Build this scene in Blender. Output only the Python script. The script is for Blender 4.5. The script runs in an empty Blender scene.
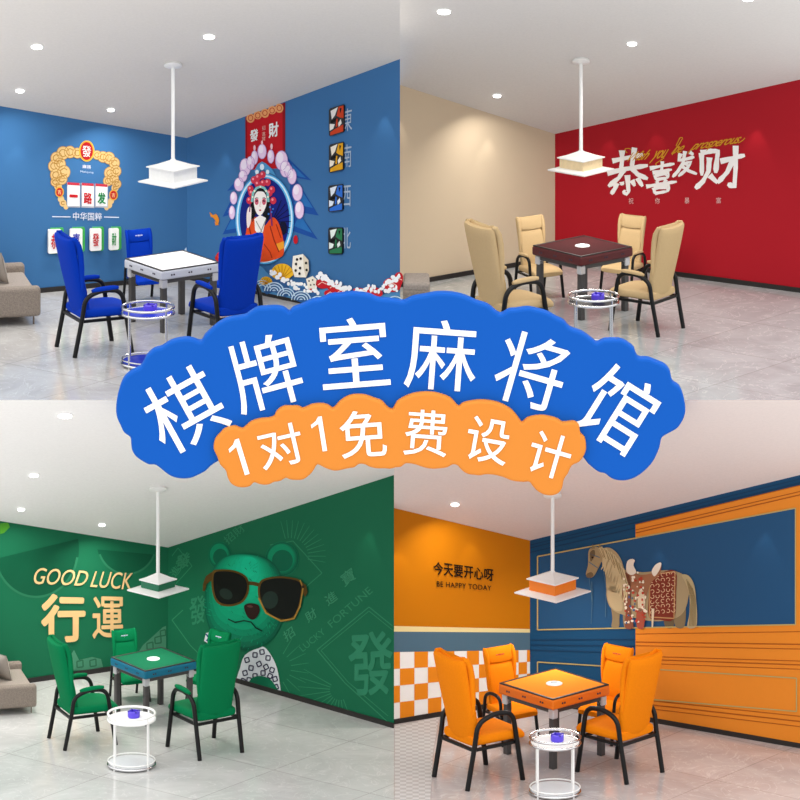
# Four open-fronted show rooms of a mahjong parlour, stacked two by two like a cut-away
# building, with a scalloped sign board hung where the four rooms meet.  Every room has
# a level floor, upright walls and a ceiling that slopes down towards its back corner.
import bpy, bmesh, math, random
from mathutils import Vector, Matrix
from mathutils.geometry import tessellate_polygon

random.seed(7)
C = bpy.context.scene.collection
PI = math.pi

# ------------------------------------------------------------------ survey camera
F, Y0, HC = 6000.0, -1050.0, 16.36          # focal length in px, horizon row, eye height
DF = HC * F / (800 - Y0)                     # front edge of the building
ZU = 400 / F * DF                            # height of the upper floor

def ray(px, py):
    return Vector(((px - 400) / F, 1.0, -(py - Y0) / F))

def at_depth(px, py, d):
    r = ray(px, py); return Vector((r.x * d, d, HC + r.z * d))

def on_floor(px, py, z):
    return at_depth(px, py, (HC - z) * F / (py - Y0))

def on_plane(px, py, p, n):
    r = ray(px, py); o = Vector((0, 0, HC))
    return o + r * ((p - o).dot(n) / r.dot(n))

# ------------------------------------------------------------------ materials
def lin(h):
    h = h.lstrip('#'); o = []
    for i in (0, 2, 4):
        c = int(h[i:i+2], 16) / 255
        o.append(c / 12.92 if c <= .04045 else ((c + .055) / 1.055) ** 2.4)
    return (*o, 1)

MATS = {}
def mat(name, h, rough=.6, metal=0.0, var=.06, scale=40, bump=0.0, coat=0.0, emit=0.0, spec=.5):
    if name in MATS: return MATS[name]
    m = bpy.data.materials.new(name); m.use_nodes = True; MATS[name] = m
    nt = m.node_tree; b = nt.nodes['Principled BSDF']
    b.inputs['Roughness'].default_value = rough; b.inputs['Metallic'].default_value = metal
    b.inputs['Coat Weight'].default_value = coat
    b.inputs['Specular IOR Level'].default_value = spec
    tc = nt.nodes.new('ShaderNodeTexCoord'); nz = nt.nodes.new('ShaderNodeTexNoise')
    nz.inputs['Scale'].default_value = scale; nz.inputs['Detail'].default_value = 3
    nt.links.new(tc.outputs['Object'], nz.inputs['Vector'])
    mx = nt.nodes.new('ShaderNodeMix'); mx.data_type = 'RGBA'
    c = lin(h)
    mx.inputs[6].default_value = (*[x * (1 - var) for x in c[:3]], 1)
    mx.inputs[7].default_value = (*[min(1, x * (1 + var)) for x in c[:3]], 1)
    nt.links.new(nz.outputs['Fac'], mx.inputs[0])
    nt.links.new(mx.outputs[2], b.inputs['Base Color'])
    if bump:
        bp = nt.nodes.new('ShaderNodeBump'); bp.inputs['Strength'].default_value = bump
        bp.inputs['Distance'].default_value = .01
        nt.links.new(nz.outputs['Fac'], bp.inputs['Height']); nt.links.new(bp.outputs[0], b.inputs['Normal'])
    if emit:
        b.inputs['Emission Color'].default_value = c; b.inputs['Emission Strength'].default_value = emit
    return m

def ink(h, rough=.55):
    return mat('print_' + h.lstrip('#'), h, rough, var=.02, scale=20, spec=.15)

def marble(name, base, vein, tile):
    m = bpy.data.materials.new(name); m.use_nodes = True
    nt = m.node_tree; N = nt.nodes; L = nt.links; b = N['Principled BSDF']
    b.inputs['Roughness'].default_value = .13; b.inputs['Specular IOR Level'].default_value = .5
    tc = N.new('ShaderNodeTexCoord'); mp = N.new('ShaderNodeMapping')
    mp.inputs['Rotation'].default_value = (0, 0, math.radians(38))
    L.new(tc.outputs['Object'], mp.inputs['Vector'])
    n1 = N.new('ShaderNodeTexNoise'); n1.inputs['Scale'].default_value = 1.3; n1.inputs['Detail'].default_value = 8
    n1.inputs['Distortion'].default_value = 1.4; n1.inputs['Roughness'].default_value = .62
    L.new(mp.outputs[0], n1.inputs['Vector'])
    r1 = N.new('ShaderNodeValToRGB'); e = r1.color_ramp.elements
    e[0].position = .3; e[0].color = lin(vein); e[1].position = .62; e[1].color = lin(base)
    L.new(n1.outputs['Fac'], r1.inputs['Fac'])
    n2 = N.new('ShaderNodeTexNoise'); n2.inputs['Scale'].default_value = 2.2; n2.inputs['Detail'].default_value = 5
    n2.inputs['Distortion'].default_value = 2.5
    L.new(mp.outputs[0], n2.inputs['Vector'])
    r2 = N.new('ShaderNodeValToRGB'); e = r2.color_ramp.elements
    e[0].position = .485; e[0].color = (0, 0, 0, 1); e[1].position = .5; e[1].color = (1, 1, 1, 1)
    x = r2.color_ramp.elements.new(.515); x.color = (0, 0, 0, 1)
    L.new(n2.outputs['Fac'], r2.inputs['Fac'])
    mv = N.new('ShaderNodeMix'); mv.data_type = 'RGBA'; mv.inputs[7].default_value = (.85, .84, .82, 1)
    ml = N.new('ShaderNodeMath'); ml.operation = 'MULTIPLY'; ml.inputs[1].default_value = .35
    L.new(r2.outputs[0], ml.inputs[0]); L.new(ml.outputs[0], mv.inputs[0]); L.new(r1.outputs[0], mv.inputs[6])
    bk = N.new('ShaderNodeTexBrick'); bk.offset = 0; bk.inputs['Scale'].default_value = 1
    bk.inputs['Brick Width'].default_value = tile; bk.inputs['Row Height'].default_value = tile
    bk.inputs['Mortar Size'].default_value = .006
    bk.inputs['Color1'].default_value = (1, 1, 1, 1); bk.inputs['Color2'].default_value = (.93, .93, .93, 1)
    bk.inputs['Mortar'].default_value = (.72, .71, .7, 1)
    L.new(mp.outputs[0], bk.inputs['Vector'])
    mm = N.new('ShaderNodeMix'); mm.data_type = 'RGBA'; mm.blend_type = 'MULTIPLY'; mm.inputs[0].default_value = 1
    L.new(mv.outputs[2], mm.inputs[6]); L.new(bk.outputs['Color'], mm.inputs[7])
    L.new(mm.outputs[2], b.inputs['Base Color'])
    return m

def checker_fabric(name, h1, h2, sc):
    m = bpy.data.materials.new(name); m.use_nodes = True
    nt = m.node_tree; b = nt.nodes['Principled BSDF']; b.inputs['Roughness'].default_value = .95
    tc = nt.nodes.new('ShaderNodeTexCoord'); ck = nt.nodes.new('ShaderNodeTexChecker')
    ck.inputs['Scale'].default_value = sc
    ck.inputs['Color1'].default_value = lin(h1); ck.inputs['Color2'].default_value = lin(h2)
    nt.links.new(tc.outputs['Object'], ck.inputs['Vector']); nt.links.new(ck.outputs['Color'], b.inputs['Base Color'])
    return m

BLACK = mat('black_metal', '#09090a', .4, 0, .1, spec=.3)
DGREY = mat('dark_grey_metal', '#4a4848', .35, .3)
CHROME = mat('chrome', '#d8d8da', .12, 1.0, .02)
WHITE = mat('white_enamel', '#f2f2f0', .35, 0, .02)
SILVER = mat('silver_plastic', '#c9c9cc', .3, .3)
PURPLE = mat('purple_plastic', '#5a45d8', .3, 0, .05)
BASE = mat('dark_baseboard', '#201c1a', .5)

# ------------------------------------------------------------------ object helpers
def props(o, label=None, cat=None, group=None, kind=None):
    if label: o['label'] = label
    if cat: o['category'] = cat
    if group: o['group'] = group
    if kind: o['kind'] = kind
    return o

def thing(name, label, cat, loc=(0, 0, 0), rz=0.0, sc=1.0, group=None):
    o = bpy.data.objects.new(name, None); C.objects.link(o)
    o.empty_display_size = .1
    o.location = loc; o.rotation_euler = (0, 0, rz); o.scale = (sc, sc, sc)
    return props(o, label, cat, group)

def mesh_obj(name, verts, faces, m, parent=None, smooth=False, local=True):
    me = bpy.data.meshes.new(name)
    if parent is not None and not local:
        off = origin_of(parent)
        verts = [Vector(v) - off for v in verts]
    me.from_pydata([tuple(v) for v in verts], [], faces)
    bm = bmesh.new(); bm.from_mesh(me); bmesh.ops.recalc_face_normals(bm, faces=bm.faces); bm.to_mesh(me); bm.free()
    if smooth:
        for p in me.polygons: p.use_smooth = True
    me.materials.append(m)
    o = bpy.data.objects.new(name, me); C.objects.link(o)
    if parent is not None: o.parent = parent
    return o

def origin_of(o):
    v = Vector(o.location)
    while o.parent: o = o.parent; v = v + Vector(o.location)
    return v

class MB:
    """collects pieces of ONE part"""
    def __init__(s): s.v = []; s.f = []; s.sm = False
    def add(s, v, f):
        k = len(s.v); s.v += [Vector(x) for x in v]; s.f += [tuple(i + k for i in q) for q in f]
    def box(s, x0, x1, y0, y1, z0, z1, b=0.0):
        bm = bmesh.new(); bmesh.ops.create_cube(bm, size=1)
        for v in bm.verts:
            v.co = Vector((x0 + (v.co.x + .5) * (x1 - x0), y0 + (v.co.y + .5) * (y1 - y0), z0 + (v.co.z + .5) * (z1 - z0)))
        if b: bmesh.ops.bevel(bm, geom=bm.edges[:], offset=b, segments=3, affect='EDGES', profile=.5)
        s.frombm(bm); return s
    def frombm(s, bm):
        bm.verts.index_update(); s.add([v.co.copy() for v in bm.verts], [[v.index for v in f.verts] for f in bm.faces]); bm.free()
    def tube(s, pts, r, n=10, closed=False, rad=None):
        pts = [Vector(p) for p in pts]; m = len(pts); rings = []
        up = None
        for i, p in enumerate(pts):
            if closed: t = pts[(i + 1) % m] - pts[i - 1]
            else: t = pts[min(i + 1, m - 1)] - pts[max(i - 1, 0)]
            t.normalize()
            if up is None:
                up = Vector((0, 0, 1)) if abs(t.z) < .9 else Vector((1, 0, 0))
            a = (up - t * up.dot(t)).normalized(); b = t.cross(a); up = a
            rr = rad[i] if rad else r
            rings.append([p + a * rr * math.cos(2 * PI * k / n) + b * rr * math.sin(2 * PI * k / n) for k in range(n)])
        v = [q for R in rings for q in R]; f = []
        for i in range(m if closed else m - 1):
            j = (i + 1) % m
            for k in range(n): f.append((i*n + k, i*n + (k+1) % n, j*n + (k+1) % n, j*n + k))
        if not closed: f.append(tuple(range(n))[::-1]); f.append(tuple((m-1)*n + k for k in range(n)))
        s.add(v, f); s.sm = True; return s
    def lathe(s, prof, n=40, c=(0, 0, 0)):
        v = []; f = []; m = len(prof)
        for r, z in prof:
            for k in range(n): v.append((c[0] + r * math.cos(2*PI*k/n), c[1] + r * math.sin(2*PI*k/n), c[2] + z))
        for i in range(m - 1):
            for k in range(n): f.append((i*n + k, i*n + (k+1) % n, (i+1)*n + (k+1) % n, (i+1)*n + k))
        f.append(tuple(range(n))); f.append(tuple((m-1)*n + k for k in range(n)))
        s.add(v, f); return s
    def loft(s, rings):
        n = len(rings[0]); v = [p for r in rings for p in r]; f = []
        for i in range(len(rings) - 1):
            for k in range(n): f.append((i*n + k, i*n + (k+1) % n, (i+1)*n + (k+1) % n, (i+1)*n + k))
        f.append(tuple(range(n))); f.append(tuple((len(rings)-1)*n + k for k in range(n)))
        s.add(v, f); return s
    def build(s, name, m, parent=None, smooth=None, sub=0, local=True):
        o = mesh_obj(name, s.v, s.f, m, parent, s.sm if smooth is None else smooth, local)
        if sub:
            md = o.modifiers.new('sub', 'SUBSURF'); md.levels = sub; md.render_levels = sub
        elif smooth or s.sm:
            o.data.shade_smooth() if hasattr(o.data, 'shade_smooth') else None
            try: o.data.set_sharp_from_angle(angle=math.radians(40))
            except Exception: pass
        return o

def kids(o): return [c for c in C.objects if c.parent == o]
def copy_tree(o, parent=None):
    c = o.copy(); C.objects.link(c)
    if parent is not None: c.parent = parent
    for ch in kids(o):
        copy_tree(ch, c)
    return c

def bend(pts, r, seg=5):
    """round the inner corners of a polyline"""
    pts = [Vector(p) for p in pts]; out = [pts[0]]
    for i in range(1, len(pts) - 1):
        a, p, b = pts[i-1], pts[i], pts[i+1]
        d1 = (a - p); d2 = (b - p); q = min(r, d1.length * .48, d2.length * .48)
        s, e = p + d1.normalized() * q, p + d2.normalized() * q
        for k in range(seg + 1):
            t = k / seg; out.append(s * (1-t)**2 + p * 2*t*(1-t) + e * t*t)
    out.append(pts[-1]); return out

# ------------------------------------------------------------------ the building
class Wall:
    def __init__(s, p0, p1, c0, c1):      # floor and ceiling end points (world)
        s.p0, s.p1, s.c0, s.c1 = p0, p1, c0, c1
        d = (p1 - p0).normalized(); n = Vector((d.y, -d.x, 0))
        if n.y > 0: n = -n
        s.d, s.n = d, n
    def pt(s, px, py, off=0.0):
        return on_plane(px, py, s.p0 + s.n * off, s.n)

def lerp2(a, b, x): return a[1] + (b[1] - a[1]) * (x - a[0]) / (b[0] - a[0])

class Room: pass
def room(key, zf, fl, cl, xl, xr, yfront, yfloor, cols):
    """fl, cl: survey marks (left, corner, right) of the wall foot and the cornice"""
    R = Room(); R.z = zf; R.fl = fl; R.cl = cl
    a, c, b = fl
    L = on_floor(xl, lerp2(a, c, xl), zf); K = on_floor(*c, zf); T = on_floor(xr, lerp2(c, b, xr), zf)
    def above(p, px, py): return at_depth(px, py, p.y)
    Lc = above(L, xl, lerp2(cl[0], cl[1], xl)); Kc = above(K, *cl[1]); Tc = above(T, xr, lerp2(cl[1], cl[2], xr))
    for q, p in ((Lc, L), (Kc, K), (Tc, T)): q.x, q.y = p.x, p.y
    R.left = Wall(L, K, Lc, Kc); R.right = Wall(K, T, Kc, Tc)
    n = (Lc - Kc).cross(Tc - Kc).normalized()
    if n.z > 0: n = -n
    R.cn, R.cp = n, Kc
    fa, fb = on_plane(xl, yfront, Kc, n), on_plane(xr, yfront, Kc, n)
    ga, gb = on_floor(xl, yfloor, zf), on_floor(xr, yfloor, zf)
    R.front_ceiling = (fa, fb); R.front_floor = (ga, gb)
    adj = cols['adj']
    def st(name, vs, m, lab, cat):
        o = mesh_obj(name, vs, [tuple(range(len(vs)))], m); props(o, lab, cat, kind='structure'); return o
    R.floor_o = st('floor', [L, K, T, gb, ga], cols['floor'], f'polished {cols["floorname"]} marble floor of the {adj} room', 'floor')
    R.ceil_o = st('ceiling', [Lc, Kc, Tc, fb, fa], cols['ceil'], f'plain {cols["ceilname"]} ceiling of the {adj} room', 'ceiling')
    R.lw = st('wall_left', [L, K, Kc, Lc], cols['left'], cols['leftlab'], 'wall')
    R.rw = st('wall_right', [K, T, Tc, Kc], cols['right'], cols['rightlab'], 'wall')
    for nm, w, p, q in (('baseboard_left', R.left, L, K), ('baseboard_right', R.right, K, T)):
        m = MB(); h, t = .045, .012
        o0, o1 = p + w.n * t, q + w.n * t
        m.add([p, q, o1, o0, p + Vector((0,0,h)), q + Vector((0,0,h)), o1 + Vector((0,0,h)), o0 + Vector((0,0,h))],
              [(0,1,2,3), (4,5,6,7), (0,1,5,4), (1,2,6,5), (2,3,7,6), (3,0,4,7)])
        o = m.build(nm, BASE)
        props(o, f'thin dark baseboard along the {"left" if "left" in nm else "right"} wall of the {adj} room', 'baseboard', kind='structure')
    return R

M_floor1 = marble('marble_floor_warm', '#c3c1be', '#aeaba8', 1.1)
M_floor2 = marble('marble_floor_grey', '#b4b8b8', '#a0a4a4', 1.1)
M_floor3 = marble('marble_floor_pale', '#cbcbc9', '#b9b9b7', 1.1)
M_floor4 = marble('marble_floor_rosy', '#c2b9b6', '#afa5a2', 1.1)

R1 = room(1, ZU, ((0, 296.5), (187, 279), (400, 324.6)), ((0, 106), (187, 138), (400, 59)), -60, 400, -40, 400,
  dict(adj='blue', floor=M_floor1, floorname='warm grey', ceil=mat('ceiling_warm', '#dcd8d3', .9), ceilname='warm grey',
       left=mat('blue_paint', '#3d70a3', .6, spec=.15, var=.02, scale=3), leftlab='left blue wall carrying the gold wreath and mahjong tile plaques',
       right=mat('blue_paint', '#3d70a3'), rightlab='right blue wall carrying the opera singer mural'))
R2 = room(2, ZU, ((400, 287), (555, 260), (800, 292.5)), ((400, 85), (555, 134), (800, 79.5)), 400, 860, -40, 400,
  dict(adj='red', floor=M_floor2, floorname='mid grey', ceil=mat('ceiling_grey', '#dedbd8', .9), ceilname='pale grey',
       left=mat('beige_paint', '#d0bea3', .6, spec=.15, var=.02, scale=3), leftlab='plain beige wall beside the red wall',
       right=mat('red_paint', '#ab1b27', .55, spec=.12, var=.02, scale=3), rightlab='deep red wall with white brush lettering'))
R3 = room(3, 0, ((0, 687), (168, 662.7), (394, 728)), ((0, 521), (168, 547.5), (394, 475)), -60, 394, 400, 840,
  dict(adj='green', floor=M_floor3, floorname='pale grey', ceil=mat('ceiling_white', '#efedeb', .9), ceilname='off white',
       left=mat('green_paint', '#196848', .6, spec=.12, var=.02, scale=3), leftlab='left green wall with gold GOOD LUCK lettering',
       right=mat('green_paint', '#196848'), rightlab='right green wall with the bear mural'))
R4 = room(4, 0, ((394, 724), (530, 701), (800, 748)), ((394, 508), (530, 540.5), (800, 475)), 394, 860, 400, 840,
  dict(adj='orange', floor=M_floor4, floorname='rosy grey', ceil=mat('ceiling_rosy', '#e2d6d2', .9), ceilname='rosy grey',
       left=mat('orange_paint', '#c27406', .6, spec=.12, var=.02, scale=3), leftlab='orange wall with slate band and white orange checks',
       right=mat('navy_paint', '#1a4a70', .6, spec=.12, var=.02, scale=3), rightlab='navy blue panelled wall with the horse mural'))

def strip(name, vs, m, lab):
    o = mesh_obj(name, vs, [tuple(range(len(vs)))], m); props(o, lab, 'trim', kind='structure')
# returns that close the gaps between neighbouring rooms
TRIM = mat('white_trim', '#d9d6d2', .7)
strip('trim_1', [R1.right.p1, R2.left.p0, R2.left.c0, R1.right.c1], TRIM, 'short white wall return between the blue and red rooms')
strip('trim_2', [R3.right.p1, R4.left.p0, R4.left.c0, R3.right.c1], TRIM, 'short white wall return between the green and orange rooms')
for i, (U, D, lab) in enumerate(((R1, R3, 'white slab edge between the blue and green rooms'), (R2, R4, 'white slab edge between the red and orange rooms'))):
    a, b = U.front_floor; c, d = D.front_ceiling
    strip(f'trim_{i+3}', [a, b, Vector((b.x, d.y, d.z)), Vector((a.x, c.y, c.z))], TRIM, lab)

# ------------------------------------------------------------------ flat prints and lettering on walls
LAY = .002
def tess(poly):
    return [tuple(t) for t in tessellate_polygon([[Vector((p[0], -p[1], 0)) for p in poly]])]

KEEP = ('print', 'rib', 'line', 'tassel', 'lettering', 'scroll', 'fur', 'beading', 'ray', 'check', 'mane', 'rule')
def clusters(polys):
    """groups of outlines that touch one another"""
    bb = [(min(x for x, y in P) - .4, max(x for x, y in P) + .4, min(y for x, y in P) - .4, max(y for x, y in P) + .4) for P in polys]
    left = set(range(len(polys))); out = []
    while left:
        todo = [left.pop()]; grp = []
        while todo:
            a = todo.pop(); grp.append(a)
            near = [b for b in left if bb[a][0] < bb[b][1] and bb[b][0] < bb[a][1] and bb[a][2] < bb[b][3] and bb[b][2] < bb[a][3]]
            left -= set(near); todo += near
        out.append(sorted(grp))
    return sorted(out)

def decal(parent, name, wall, polys, h, layer, label=None, m=None):
    """flat printed shapes of one colour on a wall; polys are survey outlines.  Shapes that stand apart become prints of their own"""
    keep = any(w in name for w in KEEP)
    if not keep: name += '_print'
    groups = [list(range(len(polys)))] if keep else clusters(polys)
    for g in groups:
        v = []; f = []
        for i_ in g:
            P = polys[i_]; k = len(v); v += [wall.pt(x, y, LAY * layer + .00025 * (i_ % 7)) for x, y in P]
            f += [tuple(i + k for i in t) for t in tess(P)]
        o = mesh_obj(name, v, f, m or ink(h), parent, local=False)
        if label: o['label'] = label
    return o

def relief(parent, name, wall, poly, m, off0, off1):
    n = len(poly)
    v = [wall.pt(x, y, off1) for x, y in poly]; b = [p - wall.n * (off1 - off0) for p in v]
    f = [tuple(t) for t in tess(poly)] + [(i, (i+1) % n, n + (i+1) % n, n + i) for i in range(n)]
    return mesh_obj(name, v + b, f, m, parent, local=False)

def ell(cx, cy, rx, ry, n=28, a0=0, a1=360, rot=0):
    out = []; c, s = math.cos(math.radians(rot)), math.sin(math.radians(rot))
    full = abs(a1 - a0) >= 360
    for k in range(n if full else n + 1):
        t = math.radians(a0 + (a1 - a0) * k / n); x, y = rx * math.cos(t), ry * math.sin(t)
        out.append((cx + x * c - y * s, cy + x * s + y * c))
    return out

def stroke(pts, w, taper=None):
    """polyline -> outline polygon of width w (survey px)"""
    L = []; Rr = []; n = len(pts)
    for i, (x, y) in enumerate(pts):
        x0, y0 = pts[max(i-1, 0)]; x1, y1 = pts[min(i+1, n-1)]
        dx, dy = x1 - x0, y1 - y0; l = math.hypot(dx, dy) or 1
        ww = w * (taper[i] if taper else 1) / 2
        L.append((x - dy / l * ww, y + dx / l * ww)); Rr.append((x + dy / l * ww, y - dx / l * ww))
    return L + Rr[::-1]

def ring(cx, cy, rx, ry, w, n=40, a0=0, a1=360):
    """list of quads making an elliptical ring"""
    out = []
    for k in range(n):
        t0 = math.radians(a0 + (a1-a0) * k / n); t1 = math.radians(a0 + (a1-a0) * (k+1) / n)
        out.append([(cx + rx * math.cos(t0), cy + ry * math.sin(t0)), (cx + rx * math.cos(t1), cy + ry * math.sin(t1)),
                    (cx + (rx-w) * math.cos(t1), cy + (ry-w) * math.sin(t1)), (cx + (rx-w) * math.cos(t0), cy + (ry-w) * math.sin(t0))])
    return out

def frame(quad, w):
    return [stroke([quad[i], quad[(i+1) % 4]], w) for i in range(4)]

def smooth(pts, seg=5):
    out = []; n = len(pts)
    for i in range(n):
        p0, p1, p2, p3 = (Vector(pts[(i + k) % n]) for k in (-1, 0, 1, 2))
        for s in range(seg):
            t = s / seg
            q = .5 * ((2*p1) + (p2 - p0) * t + (2*p0 - 5*p1 + 4*p2 - p3) * t*t + (3*p1 - p0 - 3*p2 + p3) * t**3)
            out.append((q.x, q.y))
    return out

def glyphs(txt, bold=0.0, shear=0.0, res=4, spacing=1.0):
    """mesh data of a text, normalised to its own bounding box; bold thickens every stroke"""
    cu = bpy.data.curves.new('t', 'FONT'); cu.body = txt; cu.shear = shear
    cu.resolution_u = res; cu.space_character = spacing
    o = bpy.data.objects.new('t', cu); C.objects.link(o)
    dg = bpy.context.evaluated_depsgraph_get()
    me = bpy.data.meshes.new_from_object(o.evaluated_get(dg))
    bm = bmesh.new(); bm.from_mesh(me); bmesh.ops.remove_doubles(bm, verts=bm.verts, dist=1e-5)
    v, f = [], []
    bm.verts.index_update()
    v0 = [q.co.copy() for q in bm.verts]; f0 = [tuple(p.index for p in g.verts) for g in bm.faces]; bm.free()
    steps = [(0, 0)] if not bold else [(bold*math.cos(k*PI/4), bold*math.sin(k*PI/4)) for k in range(8)]
    for dx, dy in steps:
        k = len(v); v += [Vector((q.x + dx, q.y + dy, len(v) // len(v0))) for q in v0]; f += [tuple(i + k for i in t) for t in f0]
    bpy.data.objects.remove(o); bpy.data.curves.remove(cu); bpy.data.meshes.remove(me)
    x0, x1 = min(q.x for q in v), max(q.x for q in v); y0, y1 = min(q.y for q in v), max(q.y for q in v)
    return [((q.x - x0) / (x1 - x0), (q.y - y0) / max(y1 - y0, 1e-6), q.z * .0004) for q in v], f

def wall_text(parent, name, wall, txt, quad, h, layer, offset=0.0, shear=0.0, rough=0.0, label=None, spacing=1.0, m=None):
    """quad: survey marks TL, TR, BR, BL of the lettering"""
    uv, f = glyphs(txt, offset, shear, spacing=spacing)
    v = []
    for u, w, dz in uv:
        if rough and dz == 0: u += random.uniform(-rough, rough); w += random.uniform(-rough, rough)
        a, b, c, d = quad
        x = (a[0]*(1-u) + b[0]*u) * w + (d[0]*(1-u) + c[0]*u) * (1-w)
        y = (a[1]*(1-u) + b[1]*u) * w + (d[1]*(1-u) + c[1]*u) * (1-w)
        v.append(wall.pt(x, y, LAY * layer + dz))
    o = mesh_obj(name, v, f, m or ink(h), parent, local=False)
    if label: o['label'] = label
    return o

def slope(R, side, x, y):
    """how much a level line on that wall tilts at (x, y) in the survey"""
    a, b = (0, 1) if side == 'l' else (1, 2)
    yc, yf = lerp2(R.cl[a], R.cl[b], x), lerp2(R.fl[a], R.fl[b], x)
    sc = (R.cl[b][1] - R.cl[a][1]) / (R.cl[b][0] - R.cl[a][0]); sf = (R.fl[b][1] - R.fl[a][1]) / (R.fl[b][0] - R.fl[a][0])
    t = (y - yc) / (yf - yc); return sc + (sf - sc) * t

def wrect(R, side, x0, y0, x1, y1):
    """box measured at its middle column -> quad that follows the wall"""
    xc = (x0 + x1) / 2; st, sb = slope(R, side, xc, y0), slope(R, side, xc, y1)
    return [(x0, y0 + st * (x0 - xc)), (x1, y0 + st * (x1 - xc)), (x1, y1 + sb * (x1 - xc)), (x0, y1 + sb * (x0 - xc))]

def art_root(name, label, cat, wall, px, py, group=None):
    return thing(name, label, cat, wall.pt(px, py), group=group)

# ================================================== blue room: left wall
W = R1.left
E1 = art_root('mahjong_emblem', 'gold cloud wreath emblem around three mahjong tiles on the left blue wall', 'wall emblem', W, 87, 185)
gold_l = [(77.5,153,5.2),(70,152,6),(63,153,6.5),(56.5,158,6),(54,166,6),(60,164,6),(64,172,6.5),(56,175,6),(62,179,5.5),(55,182,4.5),(58,186,4),(61,199,3.2),(63,203,3.5),(66,207,2.4)]
gold_r = [(97,155,4.5),(103,157,5.5),(109,158,6),(114.5,163,5.5),(116,171,5.5),(110,173,6),(113,179,6),(108,181,5),(117,184,4.5),(115,188,3.6),(111,201,3),(109,205,3.2),(106.5,208,2.2)]
for side, cl in (('left', gold_l), ('right', gold_r)):
    decal(E1, 'cloud_wreath', W, [ell(x, y, r, r * 1.06, 18) for x, y, r in cl], '#e0c084', 2)
    curls = decal(E1, 'cloud_scroll', W, [q for x, y, r in cl if r > 3.4 for q in ring(x, y, r * .62, r * .62, .9, 12, 30, 330)] +
          [q for x, y, r in cl if r > 4 for q in ring(x, y, r, r * 1.06, .55, 16)], '#b5853a', 3)
    curls['label'] = 'brown scroll lines drawn on the gold clouds'
decal(E1, 'medallion', W, [ell(86.7, 151, 7.8, 10.6)], '#e2ae3f', 4, 'oval red medallion with a gold rim')
decal(E1, 'medallion_face', W, [ell(86.7, 151, 6.3, 9)], '#b01a1c', 5)
wall_text(E1, 'lettering', W, '發', [(82.2,145.2),(91,146),(91,157.2),(82.2,156.6)], '#f6dede', 6, .012)
for x, y in ((59.5, 192), (113.5, 195)):
    decal(E1, 'seal', W, [ell(x, y, 4.4, 5.4)], '#e2ae3f', 4, 'small round red seal with a gold rim')
    decal(E1, 'seal_face', W, [ell(x, y, 3.3, 4.2)], '#c3201e', 5)
    wall_text(E1, 'lettering', W, '吉', [(x-1.8,y-2.3),(x+1.8,y-2),(x+1.8,y+2.4),(x-1.8,y+2.2)], '#f3d9a0', 6)
wall_text(E1, 'lettering', W, '麻將', [(82.5,164.5),(91,165.2),(91,169),(82.5,168.4)], '#ffffff', 3)
wall_text(E1, 'lettering', W, 'Mahjong', [(80.5,170.4),(93.5,171.4),(93.5,174),(80.5,173)], '#cfe0f2', 3)
for k, (x0, x1, y0, y1, ch, col) in enumerate(((67,80.3,182.6,207.4,'一','#c9242b'), (81.4,94.4,183.2,207.8,'路','#c9242b'), (95.2,108,184,207.6,'发','#1f8a4c'))):
    q = wrect(R1, 'l', x0, y0, x1, y1)
    decal(E1, 'tile_edge', W, [q], '#b9bfc9', 3, 'grey edge of a white tile')
    decal(E1, 'tile_face', W, [wrect(R1, 'l', x0+.6, y0+1.2, x1-.8, y1-1.6)], '#fbfbfb', 4)
    decal(E1, 'tile_band', W, [wrect(R1, 'l', x0+.4, y0, x1-.6, y0+2.6)], '#c73a4a', 5, 'red band along the tile top')
    xm = (x0+x1)/2
    b = (194.5, 197.5) if ch == '一' else (192.4, 204)
    wall_text(E1, 'lettering', W, ch, wrect(R1, 'l', xm-4.2, b[0], xm+4.2, b[1]), col, 6, .03)
wall_text(E1, 'lettering', W, '中华国粹', wrect(R1, 'l', 73, 212.4, 102, 220.4), '#e8f0fa', 3, .005)
decal(E1, 'rule', W, [stroke([(52.2,216.6),(70.5,216.9)], .9), stroke([(104,217),(119,217.4)], .9)], '#e8f0fa', 3)
for x0, x1, y0, y1, ch, col, lab in ((48.5,63.8,228,254,'恭','#cf2b30','white and green tile plaque with a red character, leftmost of four'),
      (70.3,85,227.4,252.2,'喜','#3a3fb0','white and green tile plaque with a blue character behind the left chair'),
      (90.2,104,227.2,251.4,'發','#cf2b30','white and green tile plaque with a red character between the chairs'),
      (109.3,121.4,227,250.6,'財','#2e9b4b','white and green tile plaque with a green character beside the rear chair')):
    t = art_root('mahjong_tile_plaque', lab, 'tile plaque', W, (x0+x1)/2, y1, 'tile plaques under the gold emblem')
    o1 = smooth([(x0+2.2,y0+.2),(x1,y0),(x1+.2,y1-1.4),(x0+2.2,y1)], 1)
    relief(t, 'tile_back', W, [(x0+2.4,y0),(x1-.6,y0-.2),(x1,y0+1.2),(x1,y1-2.6),(x1-1.4,y1-.6),(x0+2,y1)], mat('tile_green', '#3fae4e', .35), 0, .02)
    o = relief(t, 'tile_face', W, [(x0,y0+2.4),(x0+1,y0+1.5),(x1-3.4,y0+1.3),(x1-2.5,y0+2.3),(x1-2.5,y1-2.2),(x1-3.5,y1-1),(x0+1,y1-.2),(x0,y1-1.2)], mat('tile_white', '#f7f7f4', .3), .02, .045)
    wall_text(t, 'lettering', W, ch, wrect(R1, 'l', x0+2.6, y0+6, x1-5, y1-5), col, 24.5, .015)

# ================================================== blue room: right wall
W = R1.right
OP = art_root('opera_mural', 'printed mural of a robed opera singer in a blue moon ring above waves', 'mural', W, 265, 265)
def D(name, polys, h, lay, lab=None): return decal(OP, name, W, polys, h, lay, lab)
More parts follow.
